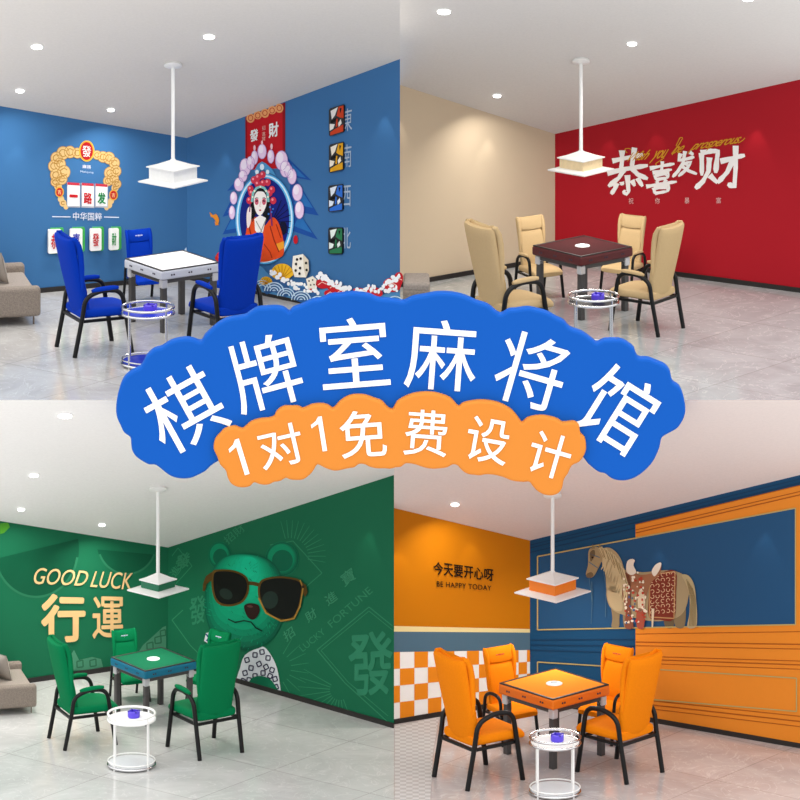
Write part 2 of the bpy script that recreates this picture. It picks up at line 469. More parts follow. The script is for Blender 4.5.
# banner
D('banner', [[(245.3,117.2),(285.2,102.4),(285.2,168),(245.3,170)]], '#c1141f', 1, 'hanging red banner')
D('banner', [[(282.6,103.4),(285.2,102.4),(285.2,168),(282.6,168)], [(245.3,117.2),(247,116.6),(247,170),(245.3,170)]], '#8f0f18', 2, 'dark edge of the red banner')
sc = []
for i in range(5):
    x = 250.5 + i * 7.2; y = 119.2 - i * 2.5
    for r, l in ((4.2, 0),):
        sc.append(ell(x, y - 1, 4.1, 4.6, 20)) if i % 2 == 0 else sc.append(ell(x, y - 1.6, 4.1, 4.2, 20))
D('scallop_border', sc, '#e9a66a', 3, 'gold cloud border across the banner top')
D('scallop_border', [q for i in range(5) for q in ring(250.5 + i*7.2, 118 - i*2.5, 2.7, 3, .8, 14)], '#c1492a', 4, 'red curls in the cloud border')
wall_text(OP, 'lettering', W, '發', [(250,130.4),(258.2,128.2),(258.2,140.2),(250,142.4)], '#f4f1ee', 4, .03)
wall_text(OP, 'lettering', W, '財', [(268.6,123.6),(278.6,121.2),(278.6,136),(268.6,138.4)], '#f4f1ee', 4, .03)
for ch, y in (('招',126.2),('進',132.2),('寶',137)):
    wall_text(OP, 'lettering', W, ch, [(262,y),(265.4,y-.8),(265.4,y+3.4),(262,y+4.2)], '#e4b9a8', 4)
# roof shaped flags behind the ring
D('flag', [[(288,158),(311.5,180.5),(286,176)], [(292,172),(318.8,215.6),(287,210)], [(296,208),(318,239.6),(290,230)]], '#1d4f9e', 1, 'dark blue pointed flags')
D('flag', [[(292,164),(306,178),(288,174)], [(299,186),(313,208),(294,204)], [(300,214),(312,233),(294,226)]], '#2a6fb4', 2, 'lighter blue flag panels')
D('flag', [[(240,176),(227,191),(240,188)], [(236,190),(222.5,217),(238,212)], [(234,212),(222.5,234.5),(240,232)]], '#1d4f9e', 1, 'dark blue pointed flags')
D('flag', [[(236,196),(227,213),(236,210)], [(233,216),(226,230),(238,228)]], '#2a6fb4', 2, 'lighter blue flag panels')
# pompoms
pom = [(262,151.5,4.6,7.6),(254.5,157.5,3.6,7.2),(270.8,156.5,3.6,7),(245.2,167.2,5.6,9),(281.5,160.5,6.4,10),(285.5,169,5.6,8.4),(250.5,163,4.2,7),
       (239,184.5,5,7),(233.6,198,3.7,6.6),(232,212.5,3.2,7),(292,176.5,4.6,8),(297.4,192.5,5.2,8.6),(299.4,210,4.7,9),(243,176,4.4,6),(288.5,171,4.2,6.5)]
D('pompom', [ell(*p, 22) for p in pom], '#efd3ee', 5, 'pale pink pompoms around the ring')
D('pompom', [ell(x - rx*.25, y - ry*.3, rx*.55, ry*.55, 16) for x, y, rx, ry in pom], '#fbeefb', 6, 'white centre of the pompoms')
D('pompom', [q for x, y, rx, ry in pom for q in ring(x, y, rx, ry, .55, 20)], '#b994cf', 6, 'violet outline of the pompoms')
D('headdress_tassel', [ell(254.5,148,1.2,3,10), ell(271.5,146.5,1.2,3,10), ell(262,142.8,1,2.4,10)], '#f7c9cf', 6)
D('phoenix_crown', [[(254,171),(258,164),(262,161.5),(266,163.5),(272,169),(276,176),(268,172),(262,168),(256,176)]], '#4e97c9', 6, 'blue feathers of the crown')
D('phoenix_crown', [ell(262,167,2.2,3.2,14), ell(257,172,1.8,2.4,12), ell(267.5,172,1.8,2.4,12)], '#dff2fb', 7)
# moon ring
D('moon_disc', [ell(264.6, 219, 27.5, 43, 48)], '#16237e', 6, 'deep navy disc inside the ring')
D('moon_ring', ring(264.6, 219, 29.2, 45.2, 4.4, 64), '#58b4ec', 7, 'sky blue moon ring')
D('moon_ring', ring(264.6, 219, 28, 43.8, 1.6, 64), '#d6f1fd', 8, 'white highlight line on the ring')
D('fan_rib', [stroke([(272, 222), (272 + 19*math.cos(a), 222 - 25*math.sin(a))], .8) for a in [x*.26 - .5 for x in range(7)]], '#0b0f3d', 8, 'dark fan ribs')
D('fan_rib', [ell(283, 228, 4, 7, 14)], '#10122e', 8)
# singer
D('robe', [smooth([(246,232),(249,222),(257,217),(264,226),(272,217.5),(278,222),(282.6,236),(284,252),(279,258),(262,262),(250,258),(245,246)], 4)], '#e2501f', 9, 'orange robe')
D('robe', [stroke([(249,226),(252,240),(251,256)], 1), stroke([(270,226),(274,240),(279,252)], 1), stroke([(276,224),(281,238)], .8), stroke([(264,244),(270,252),(272,258)], .8)], '#8d2412', 10, 'dark folds of the robe')
D('robe', [[(276,244),(284,241),(284,248),(278,251)], [(247,244),(252,240),(252,248),(247,250)]], '#f0a02c', 10, 'yellow cuffs of the robe')
D('collar', [[(254.4,219),(260,215),(266,218),(263,232),(259,236),(255,230)]], '#f6f3ee', 10, 'white inner collar')
D('collar', [stroke([(256,221),(262,232)], .8), stroke([(266,219),(259.5,235)], .8)], '#9a9690', 11)
D('hair', [smooth([(251.5,196),(255,189),(261,187.4),(267,189),(270,196),(270.6,208),(268,220),(264,219),(262,213),(256,213),(252.6,222),(250.4,212)], 4)], '#121114', 9, 'black hair')
D('face', [smooth([(254,198),(256.5,192.4),(260,191.4),(264,192.4),(266.6,198),(266,206),(262.6,213.4),(259.6,215.4),(256.6,213),(254.2,206)], 4)], '#fbf4ef', 10, 'white painted face')
D('blush', [ell(256.6,201.6,2,3.4,14), ell(264,201.6,2,3.4,14)], '#d8667a', 11, 'pink rouge around the eyes')
D('eye', [ell(256.8,201,1.3,.7,10,rot=-14), ell(263.8,201,1.3,.7,10,rot=14)], '#0d0c0e', 12)
D('eyebrow', [stroke([(254.8,198.8),(256.5,197.6),(258.4,198.2)], .6), stroke([(262.4,198.2),(264.2,197.6),(266,198.8)], .6)], '#0d0c0e', 12)
D('mouth', [ell(260.1,210.2,1.2,.8,10)], '#c01a2a', 12)
D('nose', [stroke([(260.4,201.6),(259.7,206.4),(260.8,206.8)], .35)], '#c79c92', 12)
D('sleeve', [smooth([(246.5,216),(248,208),(251,207),(251.4,214),(250.4,224),(247.4,228)], 3)], '#f3e4dd', 11, 'pale raised hand and cuff')
bob = [(253.8,180),(250.4,189),(249.4,200.4),(251.5,193),(262.6,174.8),(267.6,182.4),(272,189.6),(273.2,200.6),(269.4,193),(258,177.4),(257.6,184),(263,183)]
D('headdress_bobble', [ell(x, y, 3.1, 3.7, 14) for x, y in bob], '#d2344a', 10, 'red bobbles of the headdress')
D('headdress_bobble', [ell(x-.8, y-1, 1.1, 1.3, 10) for x, y in bob], '#f59aa4', 11)
D('headdress_band', [stroke([(252,202),(253,193),(256.6,188),(260.4,186.6),(264.2,188),(267.6,193),(268.4,202)], 2.4)], '#7fc4c2', 11, 'teal jewelled headband')
D('headdress_band', [ell(x, y, .9, 1, 10) for x, y in ((252.6,197),(254.6,191),(260.4,187),(266,191),(268,197))], '#f7f3d8', 12)
D('tassel', [stroke([(270,204),(271,214),(272,226)], 1.4), stroke([(250.2,204),(249.6,212)], 1.2)], '#7a2f6c', 11)
D('necklace', [ell(x, y, 1, 1, 8) for x, y in ((270,207),(273,209),(271.6,212),(268.6,214))], '#3c7bd8', 12)
# waves, shells, dice
def wave(cx, cy, r, n=3):
    return [q for k in range(n) for q in ring(cx, cy, r*(1-.28*k), r*(1-.28*k)*.9, r*.12, 20, 180, 360)]
base = lambda x: lerp2((187,279),(400,324.6),x) - 3
D('wave_body', [[(243,base(243)),(243,272),(254,262),(263,268),(270,276),(278,278),(290,283),(300,284),(318,290),(340,286),(352,292),(362,298),(378,296),(400,290),(400,base(400))]], '#4f8ec0', 7, 'blue wave body')
D('wave_body', [smooth([(262,285),(270,277),(283,279),(290,290),(286,297),(274,292),(266,294)],4), smooth([(290,296),(300,287),(316,292),(322,302),(306,304)],4), smooth([(340,300),(352,292),(366,300),(362,310),(346,310)],4)], '#2f5f97', 8, 'dark blue troughs')
D('wave_line', wave(262,288,9)+wave(274,291,10,4)+wave(286,296,9)+wave(301,300,10,4)+wave(318,304,9)+wave(247,285,7)+wave(380,308,10)+wave(395,304,9)+wave(352,306,9), '#c9e3f4', 9, 'pale blue lines on the waves')
foam = []
rnd = random.Random(4)
for x0, y0, x1, y1, n in ((272,274,290,283,16),(290,284,318,291,22),(317,276,352,292,34),(355,290,400,288,26),(385,282,400,276,12),(236,262,242,272,4)):
    for k in range(n):
        t = k / n; foam.append(ell(x0+(x1-x0)*t + rnd.uniform(-1.5,1.5), y0+(y1-y0)*t + rnd.uniform(-3.6,3), rnd.uniform(1.1,2.5), rnd.uniform(1.2,2.5), 12))
D('wave_foam', foam, '#fbfdff', 11, 'white curling foam')
reds = [(322,284,7,4.5),(334,287,8,4.6),(330,294,6,4),(341,292,5,3.6),(362,291.5,9,3.2),(374,292,9,5),(392,285,9,7),(398,280,5,8),(312,289,4,3)]
D('red_carp', [ell(*r, 20, rot=12) for r in reds], '#c9202a', 10, 'red carp among the waves')
D('red_carp', [stroke([(x-4,y+1),(x,y-2),(x+4,y)], .8) for x, y, _, _ in reds], '#f4c8b8', 11)
for cx, cy, r in ((282,273,11.5),(266,281,6.5),(318.5,303.5,8)):
    D('shell', [ell(cx, cy+2, r, r, 24, 180, 360) + [(cx+r*.5, cy+r*.55), (cx-r*.5, cy+r*.55)]], '#f2bc2a', 9, 'yellow scallop shell')
    D('shell', [stroke([(cx, cy + r*.5), (cx + r*.95*math.cos(a), cy + 2 - r*.95*math.sin(a))], .6) for a in [PI*k/8 for k in range(1, 8)]], '#c07f13', 10, 'brown ribs of the shell')
D('red_fan', [ell(224,259,9,8.5,24,180,360) + [(228,266),(222,266)]], '#d22a25', 5, 'small red fan')
D('red_fan', [stroke([(225,265),(224+8.4*math.cos(a),259-8*math.sin(a))], .5) for a in [PI*k/7 for k in range(1,7)]], '#f0754e', 6)
D('die', [[(293,256),(303,254),(308.4,260),(309,270),(306,277.5),(294.5,277),(292,268)]], '#f7f2e4', 12, 'large white die')
D('die', [[(303,254),(308.4,260),(309,270),(306,277.5),(303.6,268)]], '#ddd3bd', 13, 'side face of the die')
D('die', [ell(x,y,1.2,1.4,10) for x,y in ((297,259.5),(300.6,258.6),(296,264),(300,268),(295.6,270.5),(299.4,273.6),(306,263),(306.6,270))], '#1c1a1a', 14, 'black pips')
D('die', [[(306,279),(312.6,276),(316.6,279.5),(315,289),(308,288)]], '#f3ecdc', 12, 'small white die')
D('die', [ell(x,y,.8,.9,8) for x,y in ((309,281),(312.6,280),(310.6,285),(314,284.6))], '#1c1a1a', 13)
D('goldfish', [smooth([(209.6,212),(213,215),(216,214),(219,219),(218,224),(215.5,221),(213,217.6),(211,217)],3), [(214.6,221),(219,225),(215.4,225.4)]], '#e08a2c', 5, 'small orange fish')
D('crimson_ball', [ell(295.6,239.6,2.3,4.4,16)], '#c21a28', 5)
D('wave_body', [smooth([(234,268),(237,258),(241,262),(240,272)],3)], '#4f8ec0', 7)
Wl = R1.left
sp = thing('wave_splash_decal', 'small blue and white wave splash print behind the blue table', 'wall decal', Wl.pt(186.5, 257))
decal(sp, 'splash', Wl, [[(183.5,258.5),(184.5,249),(186.4,247),(187,258.4)]], '#7fb4e0', 2)
decal(sp, 'splash', Wl, [[(184.6,250),(186.2,247.4),(186.6,252),(185,255)]], '#eef6fd', 3, 'white crest')
# four face paint plaques
pl = (('東', 328.8,343.8,107,135, ('#c8401f','#e9e4dd'), 'red and black painted face plaque, topmost on the blue wall'),
      ('南', 328.8,343.2,143,171.4, ('#e3a51f','#f3ead8'), 'yellow and black painted face plaque, second from the top'),
      ('西', 328.2,342.6,184,210.6, ('#2f6fd0','#e4ecf5'), 'bright blue painted face plaque, third from the top'),
      ('北', 328.2,342.4,226,252.6, ('#2d7a4f','#e4efe8'), 'green and black painted face plaque, lowest of the column'))
for ch, x0, x1, y0, y1, (c1, c2), lab in pl:
    t = art_root('face_plaque', lab, 'wall plaque', W, (x0+x1)/2, y1, 'painted face plaques on the blue wall')
    w, h = x1 - x0, y1 - y0
    sy = lambda x: slope(R1, 'r', x, y0) * (x - x0)
    P = lambda pts: [(x0 + u*w, y0 + 1.5 + v*h + sy(x0 + u*w) + .2) for u, v in pts]
    relief(t, 'mask_panel', W, P([(0,.06),(.08,0),(.92,0),(1,.06),(1,.94),(.92,1),(.08,1),(0,.94)]), mat('plaque_black', '#141316', .4), 0, .02)
    decal(t, 'face_paint', W, [P([(.12,.1),(.6,.04),(.42,.3),(.2,.42)]), P([(.06,.55),(.4,.62),(.3,.76),(.06,.8)]), P([(.62,.62),(.8,.5),(.86,.66),(.66,.76)])], c2, 12, 'pale face paint')
    decal(t, 'face_paint', W, [P([(.66,.04),(.98,.04),(.98,.5),(.7,.42),(.52,.34)]), P([(.1,.86),(.5,.78),(.96,.72),(.96,.96),(.1,.97)]), P([(.5,.44),(.6,.46),(.56,.74),(.46,.72)])], c1, 12.5, 'bright face paint')
    decal(t, 'face_paint', W, [P([(.14,.46),(.5,.4),(.46,.52),(.16,.56)]), P([(.72,.1),(.86,.12),(.76,.3)])], '#0d0c0f', 13, 'black eye paint')
    xa, xb = x1 - .6, x1 + 8.2
    wall_text(t, 'lettering', W, ch, wrect(R1, 'r', xa, y0 + 1.5, xb, y1 - 4), '#aebfd2', 2, .0)

# ================================================== red room
W = R2.right
G = art_root('greeting_lettering', 'large white brush greeting with gold script on the red wall', 'wall lettering', W, 676, 180)
BRUSH = dict(
 gong=[[(.10,.24),(.5,.19),(.88,.15)],[(.34,.02),(.35,.25),(.33,.46)],[(.66,-.02),(.63,.2),(.60,.45)],[(-.02,.50),(.45,.44),(1.02,.40)],[(.40,.46),(.28,.63),(.02,.80)],[(.60,.42),(.76,.58),(1.03,.70)],
       [(.50,.58),(.54,.92),(.50,1.0),(.40,.92)],[(.24,.74),(.19,.86),(.10,.98)],[(.36,.72),(.38,.80)],[(.62,.70),(.70,.84)],[(.76,.66),(.90,.86)]],
 xi=[[(.08,.15),(.5,.11),(.92,.08)],[(.50,-.04),(.50,.12),(.48,.29)],[(.18,.30),(.5,.28),(.84,.26)],[(.26,.38),(.31,.55)],[(.26,.40),(.74,.36),(.68,.54)],[(.30,.54),(.70,.51)],[(.33,.58),(.39,.67)],[(.66,.56),(.58,.66)],
     [(-.02,.73),(.5,.69),(1.02,.67)],[(.24,.79),(.29,1.0)],[(.24,.81),(.77,.77),(.71,.97)],[(.29,.98),(.72,.95)]],
 fa=[[(.30,.05),(.22,.34),(.55,.32),(.88,.27)],[(.48,-.02),(.42,.45),(.22,.78),(.0,1.0)],[(.34,.52),(.76,.46),(.56,.76),(.24,1.0)],[(.38,.60),(.66,.82),(1.02,1.0)],[(.68,.05),(.84,.18)]],
 cai=[[(.08,.10),(.10,.36),(.11,.64)],[(.06,.10),(.28,.07),(.44,.08),(.42,.34),(.41,.60)],[(.26,.22),(.25,.55),(.14,.78),(-.02,.94)],[(.28,.64),(.46,.84)],[(.50,.33),(.78,.27),(1.03,.22)],[(.82,-.02),(.84,.5),(.83,.96),(.68,.88)],[(.78,.30),(.66,.60),(.46,.84)]])
for ch, x0, x1, y0, y1, w_ in (('gong',608,647,149,194,5.2), ('xi',647,676.4,162.5,193.4,3.6), ('fa',673,697,151.5,175.6,3.7), ('cai',697,743,147.5,189.6,5.4)):
    P_ = []
    rb = random.Random(len(ch))
    for st in BRUSH[ch]:
        pts = [(x0 + (u + .04*(.5-v))*(x1-x0), y0 + v*(y1-y0) - (u-.5)*3.0) for u, v in st]
        q_ = []
        for k in range(len(pts)-1):
            for t in (0, .33, .66): q_.append((pts[k][0]*(1-t)+pts[k+1][0]*t, pts[k][1]*(1-t)+pts[k+1][1]*t))
        q_.append(pts[-1]); n_ = len(q_)
        tp = [(.8 + .35*abs(2*k/(n_-1)-1)**2) * rb.uniform(.86, 1.12) * (.45 if k == n_-1 else 1) for k in range(n_)]
        P_.append(stroke(q_, w_, tp))
    decal(G, 'brush_lettering', W, P_, '#f7f4f2', 3)
for ch, x, y in (('祝',631,201), ('你',657.4,200.8), ('暴',687,200.6), ('富',718.6,200.4)):
    wall_text(G, 'lettering', W, ch, [(x-2.4,y-2.8),(x+2.4,y-3),(x+2.4,y+2.8),(x-2.4,y+3)], '#e6bcb8', 3, .0)
for w_, q in (('Wish', ((630,152.6),(651,149.6),(648,159.4),(627,161.4))), ('you', ((652,151.4),(669,149.2),(666,161.4),(649,163.4))),
              ('be', ((674,144),(686,142),(683,152.4),(671,154.2))), ('prosperous', ((690,144.6),(742,136.6),(740,145.6),(687,153.6)))):
    wall_text(G, 'script_lettering', W, w_, q, '#d69a2b', 2, .012, .75, label='thin gold slanted handwriting', spacing=.9)
for pts in ([(627,153),(624,149),(630,148),(637,158)], [(672,155),(678,146),(683,137.6),(680,137.4),(676,146)], [(738,143),(742,141),(745,138)], [(664,161),(658,167),(655,164),(664,158)]):
    decal(G, 'swash_lettering', W, [stroke([(q.x, q.y) for q in bend([(x, y, 0) for x, y in pts], 4)], .8)], '#d69a2b', 2)

# ================================================== green room: left wall
W = R3.left
bgp = art_root('tone_pattern', 'tone on tone sunglasses and square pattern printed on the left green wall', 'wall print', W, 100, 610)
decal(bgp, 'lens_shape', W, [ell(36,549,43,49,40,-12,168), ell(127,544,30,31,30,20,170)], '#0c5439', 1, 'darker lens shapes')
decal(bgp, 'lens_ring', W, ring(36,549,43,49,2.2,50,10,165)+ring(127,544,30,31,2,40,20,160), '#2a7554', 2, 'paler outline of the lenses')
decal(bgp, 'light_patch', W, [[(0,523.5),(8,522.5),(10,527),(4,533),(0,534)]], '#4f9a2c', 3)
shirt1 = [(136,656),(143,645),(152,637),(163,627),(166,626),(166,661.5),(136,665)]
shirt2 = [(68,671),(70,656),(74,650),(79,660),(92,657),(101,659),(103,667),(90,670)]
decal(bgp, 'shirt_patch', W, [shirt1, shirt2], '#4a8a6c', 1, 'pale patch of square pattern')
sq = []
for cx, cy, r in ((143,655,4),(150,646,4),(158,640,4),(163,633,3.4),(152,658,4),(160,652,4.2),(145,663,3),(163,659,3),(80,664,4),(93,663,4)):
    pts = [(cx-r*.8,cy-r*.6),(cx+r*.7,cy-r),(cx+r*.8,cy+r*.7),(cx-r*.7,cy+r*.9)]; sq += frame(pts, 1.3)
decal(bgp, 'square_motif', W, sq, '#2c6a4d', 2)
GL = art_root('good_luck_lettering', 'gold GOOD LUCK and two gold characters on the left green wall', 'wall lettering', W, 80, 605)
wall_text(GL, 'lettering', W, 'GOOD', [(36.5,567.5),(90.5,571),(85,586),(32,584)], '#e8c68c', 5, .004, rough=.005)
wall_text(GL, 'lettering', W, 'LUCK', [(95.5,571),(134,573),(131,590),(90,587)], '#e8c68c', 5, .004, rough=.005)
wall_text(GL, 'lettering', W, '行', wrect(R3, 'l', 41, 594, 85.5, 643), '#eac287', 5, .028, rough=.006)
wall_text(GL, 'lettering', W, '運', wrect(R3, 'l', 92.4, 596.5, 124, 638), '#eac287', 5, .014, rough=.005)

# ================================================== green room: right wall
W = R3.right
FP = art_root('fortune_pattern', 'pale green diamonds, rays and fortune characters printed on the right green wall', 'wall print', W, 330, 620)
PALE = '#33855f'
def rays(cx, cy, r0, r1, a0, a1, n):
    return [stroke([(cx + r0*math.cos(a), cy - r0*math.sin(a)), (cx + r1*math.cos(a), cy - r1*math.sin(a))], .9, [1, .5])
            for a in [math.radians(a0 + (a1-a0)*k/(n-1)) for k in range(n)]]
dia = lambda pts, w: [stroke([pts[i], pts[i+1]], w) for i in range(len(pts)-1)]
decal(FP, 'diamond_frame', W, dia([(392.5,626),(369,607),(317,650),(345,683),(390,724)], 1) + dia([(392.5,630),(369,611),(321,650.5),(348,682),(388,716)], .7)
      + dia([(270,545),(293,541),(322,573),(300,592)], .9) + dia([(172,556),(178,548),(192,566),(172,588)], .8) + dia([(183,610),(172,620),(190,645),(205,660)], .9), PALE, 1)
decal(FP, 'ray', W, rays(290,556,18,36,-10,105,13) + rays(340,690,10,42,150,290,12) + rays(275,668,16,34,-60,60,8), PALE, 1)
wall_text(FP, 'lettering', W, '發', [(346,633),(393,630),(393,694),(352,697)], '#2f8260', 1, .016)
for ch, x, y, s in (('招',289,634,12), ('財',311,615,12), ('進',331,598,12.5), ('寶',348,577,15)):
    r = math.radians(-38); c_, s_ = math.cos(r)*s/2, math.sin(r)*s/2
    q = [(x-c_+s_*.6, y-s_-c_), (x+c_+s_*.6, y+s_-c_), (x+c_-s_*.6, y+s_+c_), (x-c_-s_*.6, y-s_+c_)]
    wall_text(FP, 'lettering', W, ch, q, '#3c8d68', 1, .01)
def slant(txt, x0, y0, x1, y1, h, col=PALE):
    dx, dy = x1-x0, y1-y0; l = math.hypot(dx, dy); nx, ny = dy/l*h, -dx/l*h
    wall_text(FP, 'lettering', W, txt, [(x0+nx,y0+ny),(x1+nx,y1+ny),(x1,y1),(x0,y0)], col, 1, 0)
slant('LUCKY', 303, 652, 326, 633, 6.5); slant('FORTUNE', 332, 628, 373, 592, 7.5)
slant('招財', 228, 545, 246, 530, 9); slant('進寶', 176, 578, 188, 560, 9)
wall_text(FP, 'lettering', W, '發', [(189,598),(206,594),(206,622),(190,626)], '#2f8260', 1, .016)
wall_text(FP, 'lettering', W, '發', [(176,556),(190,551),(190,566),(176,571)], PALE, 1, .02)

BE = art_root('bear_mural', 'printed mural of a green bear in big gold sunglasses on the green wall', 'mural', W, 245, 665)
def mixc(c0, c1, t): return '#' + ''.join('%02x' % round(int(c0[k:k+2], 16)*(1-t) + int(c1[k:k+2], 16)*t) for k in (1, 3, 5))
def B(name, polys, h, lay, lab=None): return decal(BE, name, W, polys, h, lay, lab)
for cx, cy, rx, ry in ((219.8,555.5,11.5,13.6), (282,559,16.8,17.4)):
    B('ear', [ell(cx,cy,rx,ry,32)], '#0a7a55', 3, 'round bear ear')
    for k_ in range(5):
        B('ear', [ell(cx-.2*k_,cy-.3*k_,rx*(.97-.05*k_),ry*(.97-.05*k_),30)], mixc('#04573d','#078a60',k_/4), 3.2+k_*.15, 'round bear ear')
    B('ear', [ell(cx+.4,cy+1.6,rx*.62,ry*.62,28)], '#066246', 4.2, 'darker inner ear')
head = smooth([(213,569),(221,559),(232,554.6),(246,553.6),(260,555.6),(271,561),(279,570),(283,582),(284.5,600),(283,618),(276,634),(265,645),(252,650),(240,650),(224,644),(212,634),(206.5,620),(204.4,604),(206,588)], 4)
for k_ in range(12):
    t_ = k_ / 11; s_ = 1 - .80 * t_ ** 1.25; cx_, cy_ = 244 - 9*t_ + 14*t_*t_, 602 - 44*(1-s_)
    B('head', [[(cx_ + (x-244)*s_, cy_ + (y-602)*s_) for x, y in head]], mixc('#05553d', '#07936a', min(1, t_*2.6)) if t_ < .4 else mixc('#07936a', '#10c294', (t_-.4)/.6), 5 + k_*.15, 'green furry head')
fr = random.Random(9); fur = []
for k in range(110):
    a = fr.uniform(0, 2*PI); q = fr.uniform(.72, 1.0)
    x = 244 + 39*q*math.cos(a); y = 602 + 47*q*math.sin(a); l = fr.uniform(2, 4)
    fur.append(stroke([(x, y), (x + l*math.cos(a + .5), y + l*math.sin(a + .5))], .5, [1, .3]))
B('fur', fur, '#0d9a6d', 8, 'short bright fur strokes')
B('fur', [stroke([(x+1.5,y+1),(x+3.5,y+3)], .5) for x, y in [(fr.uniform(215,272), fr.uniform(562,640)) for _ in range(50)]], '#086a4a', 7, 'dark fur strokes')
Lf = smooth([(212,572.5),(221,569.4),(236,571),(247,577.5),(249,590),(243,602),(230,606.4),(218,603.6),(212.4,592)],4)
Rf = smooth([(259,583),(268,577.6),(284,576.6),(300,580),(303,588),(300,606),(294,618.5),(281,621),(266,613),(258.6,598)],4)
B('glasses_frame', [Lf, Rf], '#5c4417', 9, 'gold sunglasses frame')
B('glasses_frame', [stroke([(247,583),(253,583.4),(259.6,585)], 3.6), [(212,572),(206,576),(203,584),(202.6,591),(205,591),(206.4,584),(212,580)], [(299,580),(306,585),(307.6,592),(305,597),(302,592)]], '#523b14', 9, 'gold bridge and temples')
B('glasses_frame', [stroke([(258.6,598),(266,613),(281,621),(294,618.5),(300,606)], 1.6), stroke([(300,580),(303,588),(300,606)], 1.4)], '#a67c34', 10, 'bright gold lower rim')
ctr = lambda P, s: [(sum(p[0] for p in P)/len(P) + (x - sum(p[0] for p in P)/len(P))*s, sum(p[1] for p in P)/len(P) + (y - sum(p[1] for p in P)/len(P))*s) for x, y in P]
B('lens', [ctr(Lf, .89), ctr(Rf, .91)], '#0c0f0d', 11, 'black lenses')
B('lens', [ell(226,594,7,5,20,rot=30), ell(270,600,8,9,20,rot=20)], '#20302a', 12, 'grey green gleam on the lenses')
B('nose', [smooth([(244,606),(250,603.2),(258,605),(259.6,611),(256,618),(251,619.6),(246.4,615)],4)], '#2a1512', 11, 'dark brown nose')
B('nose', [ell(250,606.4,3,1.2,14,rot=8)], '#5d3a34', 12)
B('mouth', [stroke([(228,619),(235,622.4),(244,620.6),(251,622),(256,628),(262,631)], 1.3)], '#06281d', 11)
B('shirt', [smooth([(240,668),(245,655),(258,648),(264,647),(271,655),(277,668),(279.6,683),(279,693),(260,690),(238,683)],3)], '#d7dbe0', 3, 'white shirt with dark squares')
B('shirt', [[(204,641),(206,633),(212,632),(214,640),(209,644)]], '#d7dbe0', 6)
sq = []; rs = random.Random(3)
for cx, cy in ((247,660),(255,655),(262,652),(268,658),(251,668),(259,664),(266,667),(272,670),(245,673),(275,679),(270,676),(263,673),(243,681),(255,676),(249,680),(276,687)):
    r = 2.9; a = rs.uniform(-.5,.5)
    pts = [(cx + r*math.cos(a+PI/4+k*PI/2), cy + r*1.1*math.sin(a+PI/4+k*PI/2)) for k in range(4)]; sq += frame(pts, 1.2)
B('square_motif', sq, '#2b2b48', 4, 'dark squares on the shirt')
B('square_motif', [stroke([(206,634),(211,641)],1.4), stroke([(211,634),(206.6,641)],1.4)], '#2b2f7a', 7)
B('body', [smooth([(247,686),(252,678),(262,676),(272,681),(278.5,694.5),(262,691),(248,687)],3)], '#0a6a49', 5, 'green body below the shirt')
B('lens_spark', [ell(303,586.6,1.2,1.6,10)], '#2a2116', 12)

# ================================================== orange room: left wall
W = R4.left
bands = art_root('check_dado', 'painted slate blue band and orange and white checks on the orange wall', 'wall print', W, 460, 690)
yb = lambda x: lerp2(*R4.fl[:2], x) - 4
decal(bands, 'cream_rail', W, [[(394,626),(530,629),(530,632.6),(394,631.6)]], '#e9d59a', 2, 'cream rail line')
decal(bands, 'slate_band', W, [[(394,631.6),(530,632.6),(530,650),(394,652)]], '#4f6d80', 2, 'slate blue band')
decal(bands, 'white_checks', W, [[(394,652),(530,650),(530,yb(530)),(394,yb(394))]], '#f4f2ee', 1, 'white checks')
xs = [386.5,400,414.4,428,441.4,454.4,467,479,490.4,500,509.6,518.6,527,535]
ch = []
for i in range(len(xs) - 1):
    for j in range(4):
        if (i + j) % 2 == 0:
            def q(x, v): return (x, (652 - (x-394)*2/136) * (1-v) + yb(x) * v)
            a, b = max(xs[i], 394), min(xs[i+1], 530)
            ch.append([q(a, j/4), q(b, j/4), q(b, (j+1)/4), q(a, (j+1)/4)])
decal(bands, 'orange_checks', W, ch, '#ea8a1c', 2, 'orange checks')
TX = art_root('happy_lettering', 'black BE HAPPY TODAY lettering on the orange wall', 'wall lettering', W, 465, 580)
for k, c_ in enumerate('今天要开心呀'):
    x0 = 433.6 + k * 10.1; y0 = 561.6 + k * 1.35
    wall_text(TX, 'lettering', W, c_, [(x0,y0),(x0+9.4,y0+1.2),(x0+9.4,y0+14-k*.2),(x0,y0+12.8-k*.2)], '#231708', 3, .018)
wall_text(TX, 'lettering', W, 'BE HAPPY TODAY', [(436.8,581),(491.4,585.6),(491.4,590.6),(436.8,586.6)], '#231708', 3, .004, spacing=1.08)

# ================================================== orange room: right wall
W = R4.right
PN = art_root('wall_panelling', 'orange and navy panelling with gold beading on the right wall', 'wall panelling', W, 700, 640)
def y_top(x): return lerp2(R4.cl[1], R4.cl[2], x)
def y_bot(x): return lerp2(R4.fl[1], R4.fl[2], x) - 3.5
def wy(x, f): return y_top(x) * (1-f) + y_bot(x) * f         # fraction of the wall height
def hband(x0, x1, f0, f1): return [(x0, wy(x0,f0)), (x1, wy(x1,f0)), (x1, wy(x1,f1)), (x0, wy(x0,f1))]
ORG = '#e78a2b'
XR = 845
upF = lambda x: lerp2((537.5,556.5),(795.5,508), x)
dnF = lambda x: lerp2((537.5,629.8),(795.5,624.6), x)
decal(PN, 'orange_panel', W, [[(635.5,524.6),(XR,474.5),(XR,wy(XR,1)),(635.5,wy(635.5,1))]], ORG, 2, 'orange panelling')
decal(PN, 'navy_panel', W, [[(537.5,556.5),(795.5,508),(795.5,624.6),(537.5,629.8)]], '#245078', 3, 'navy centre panel')
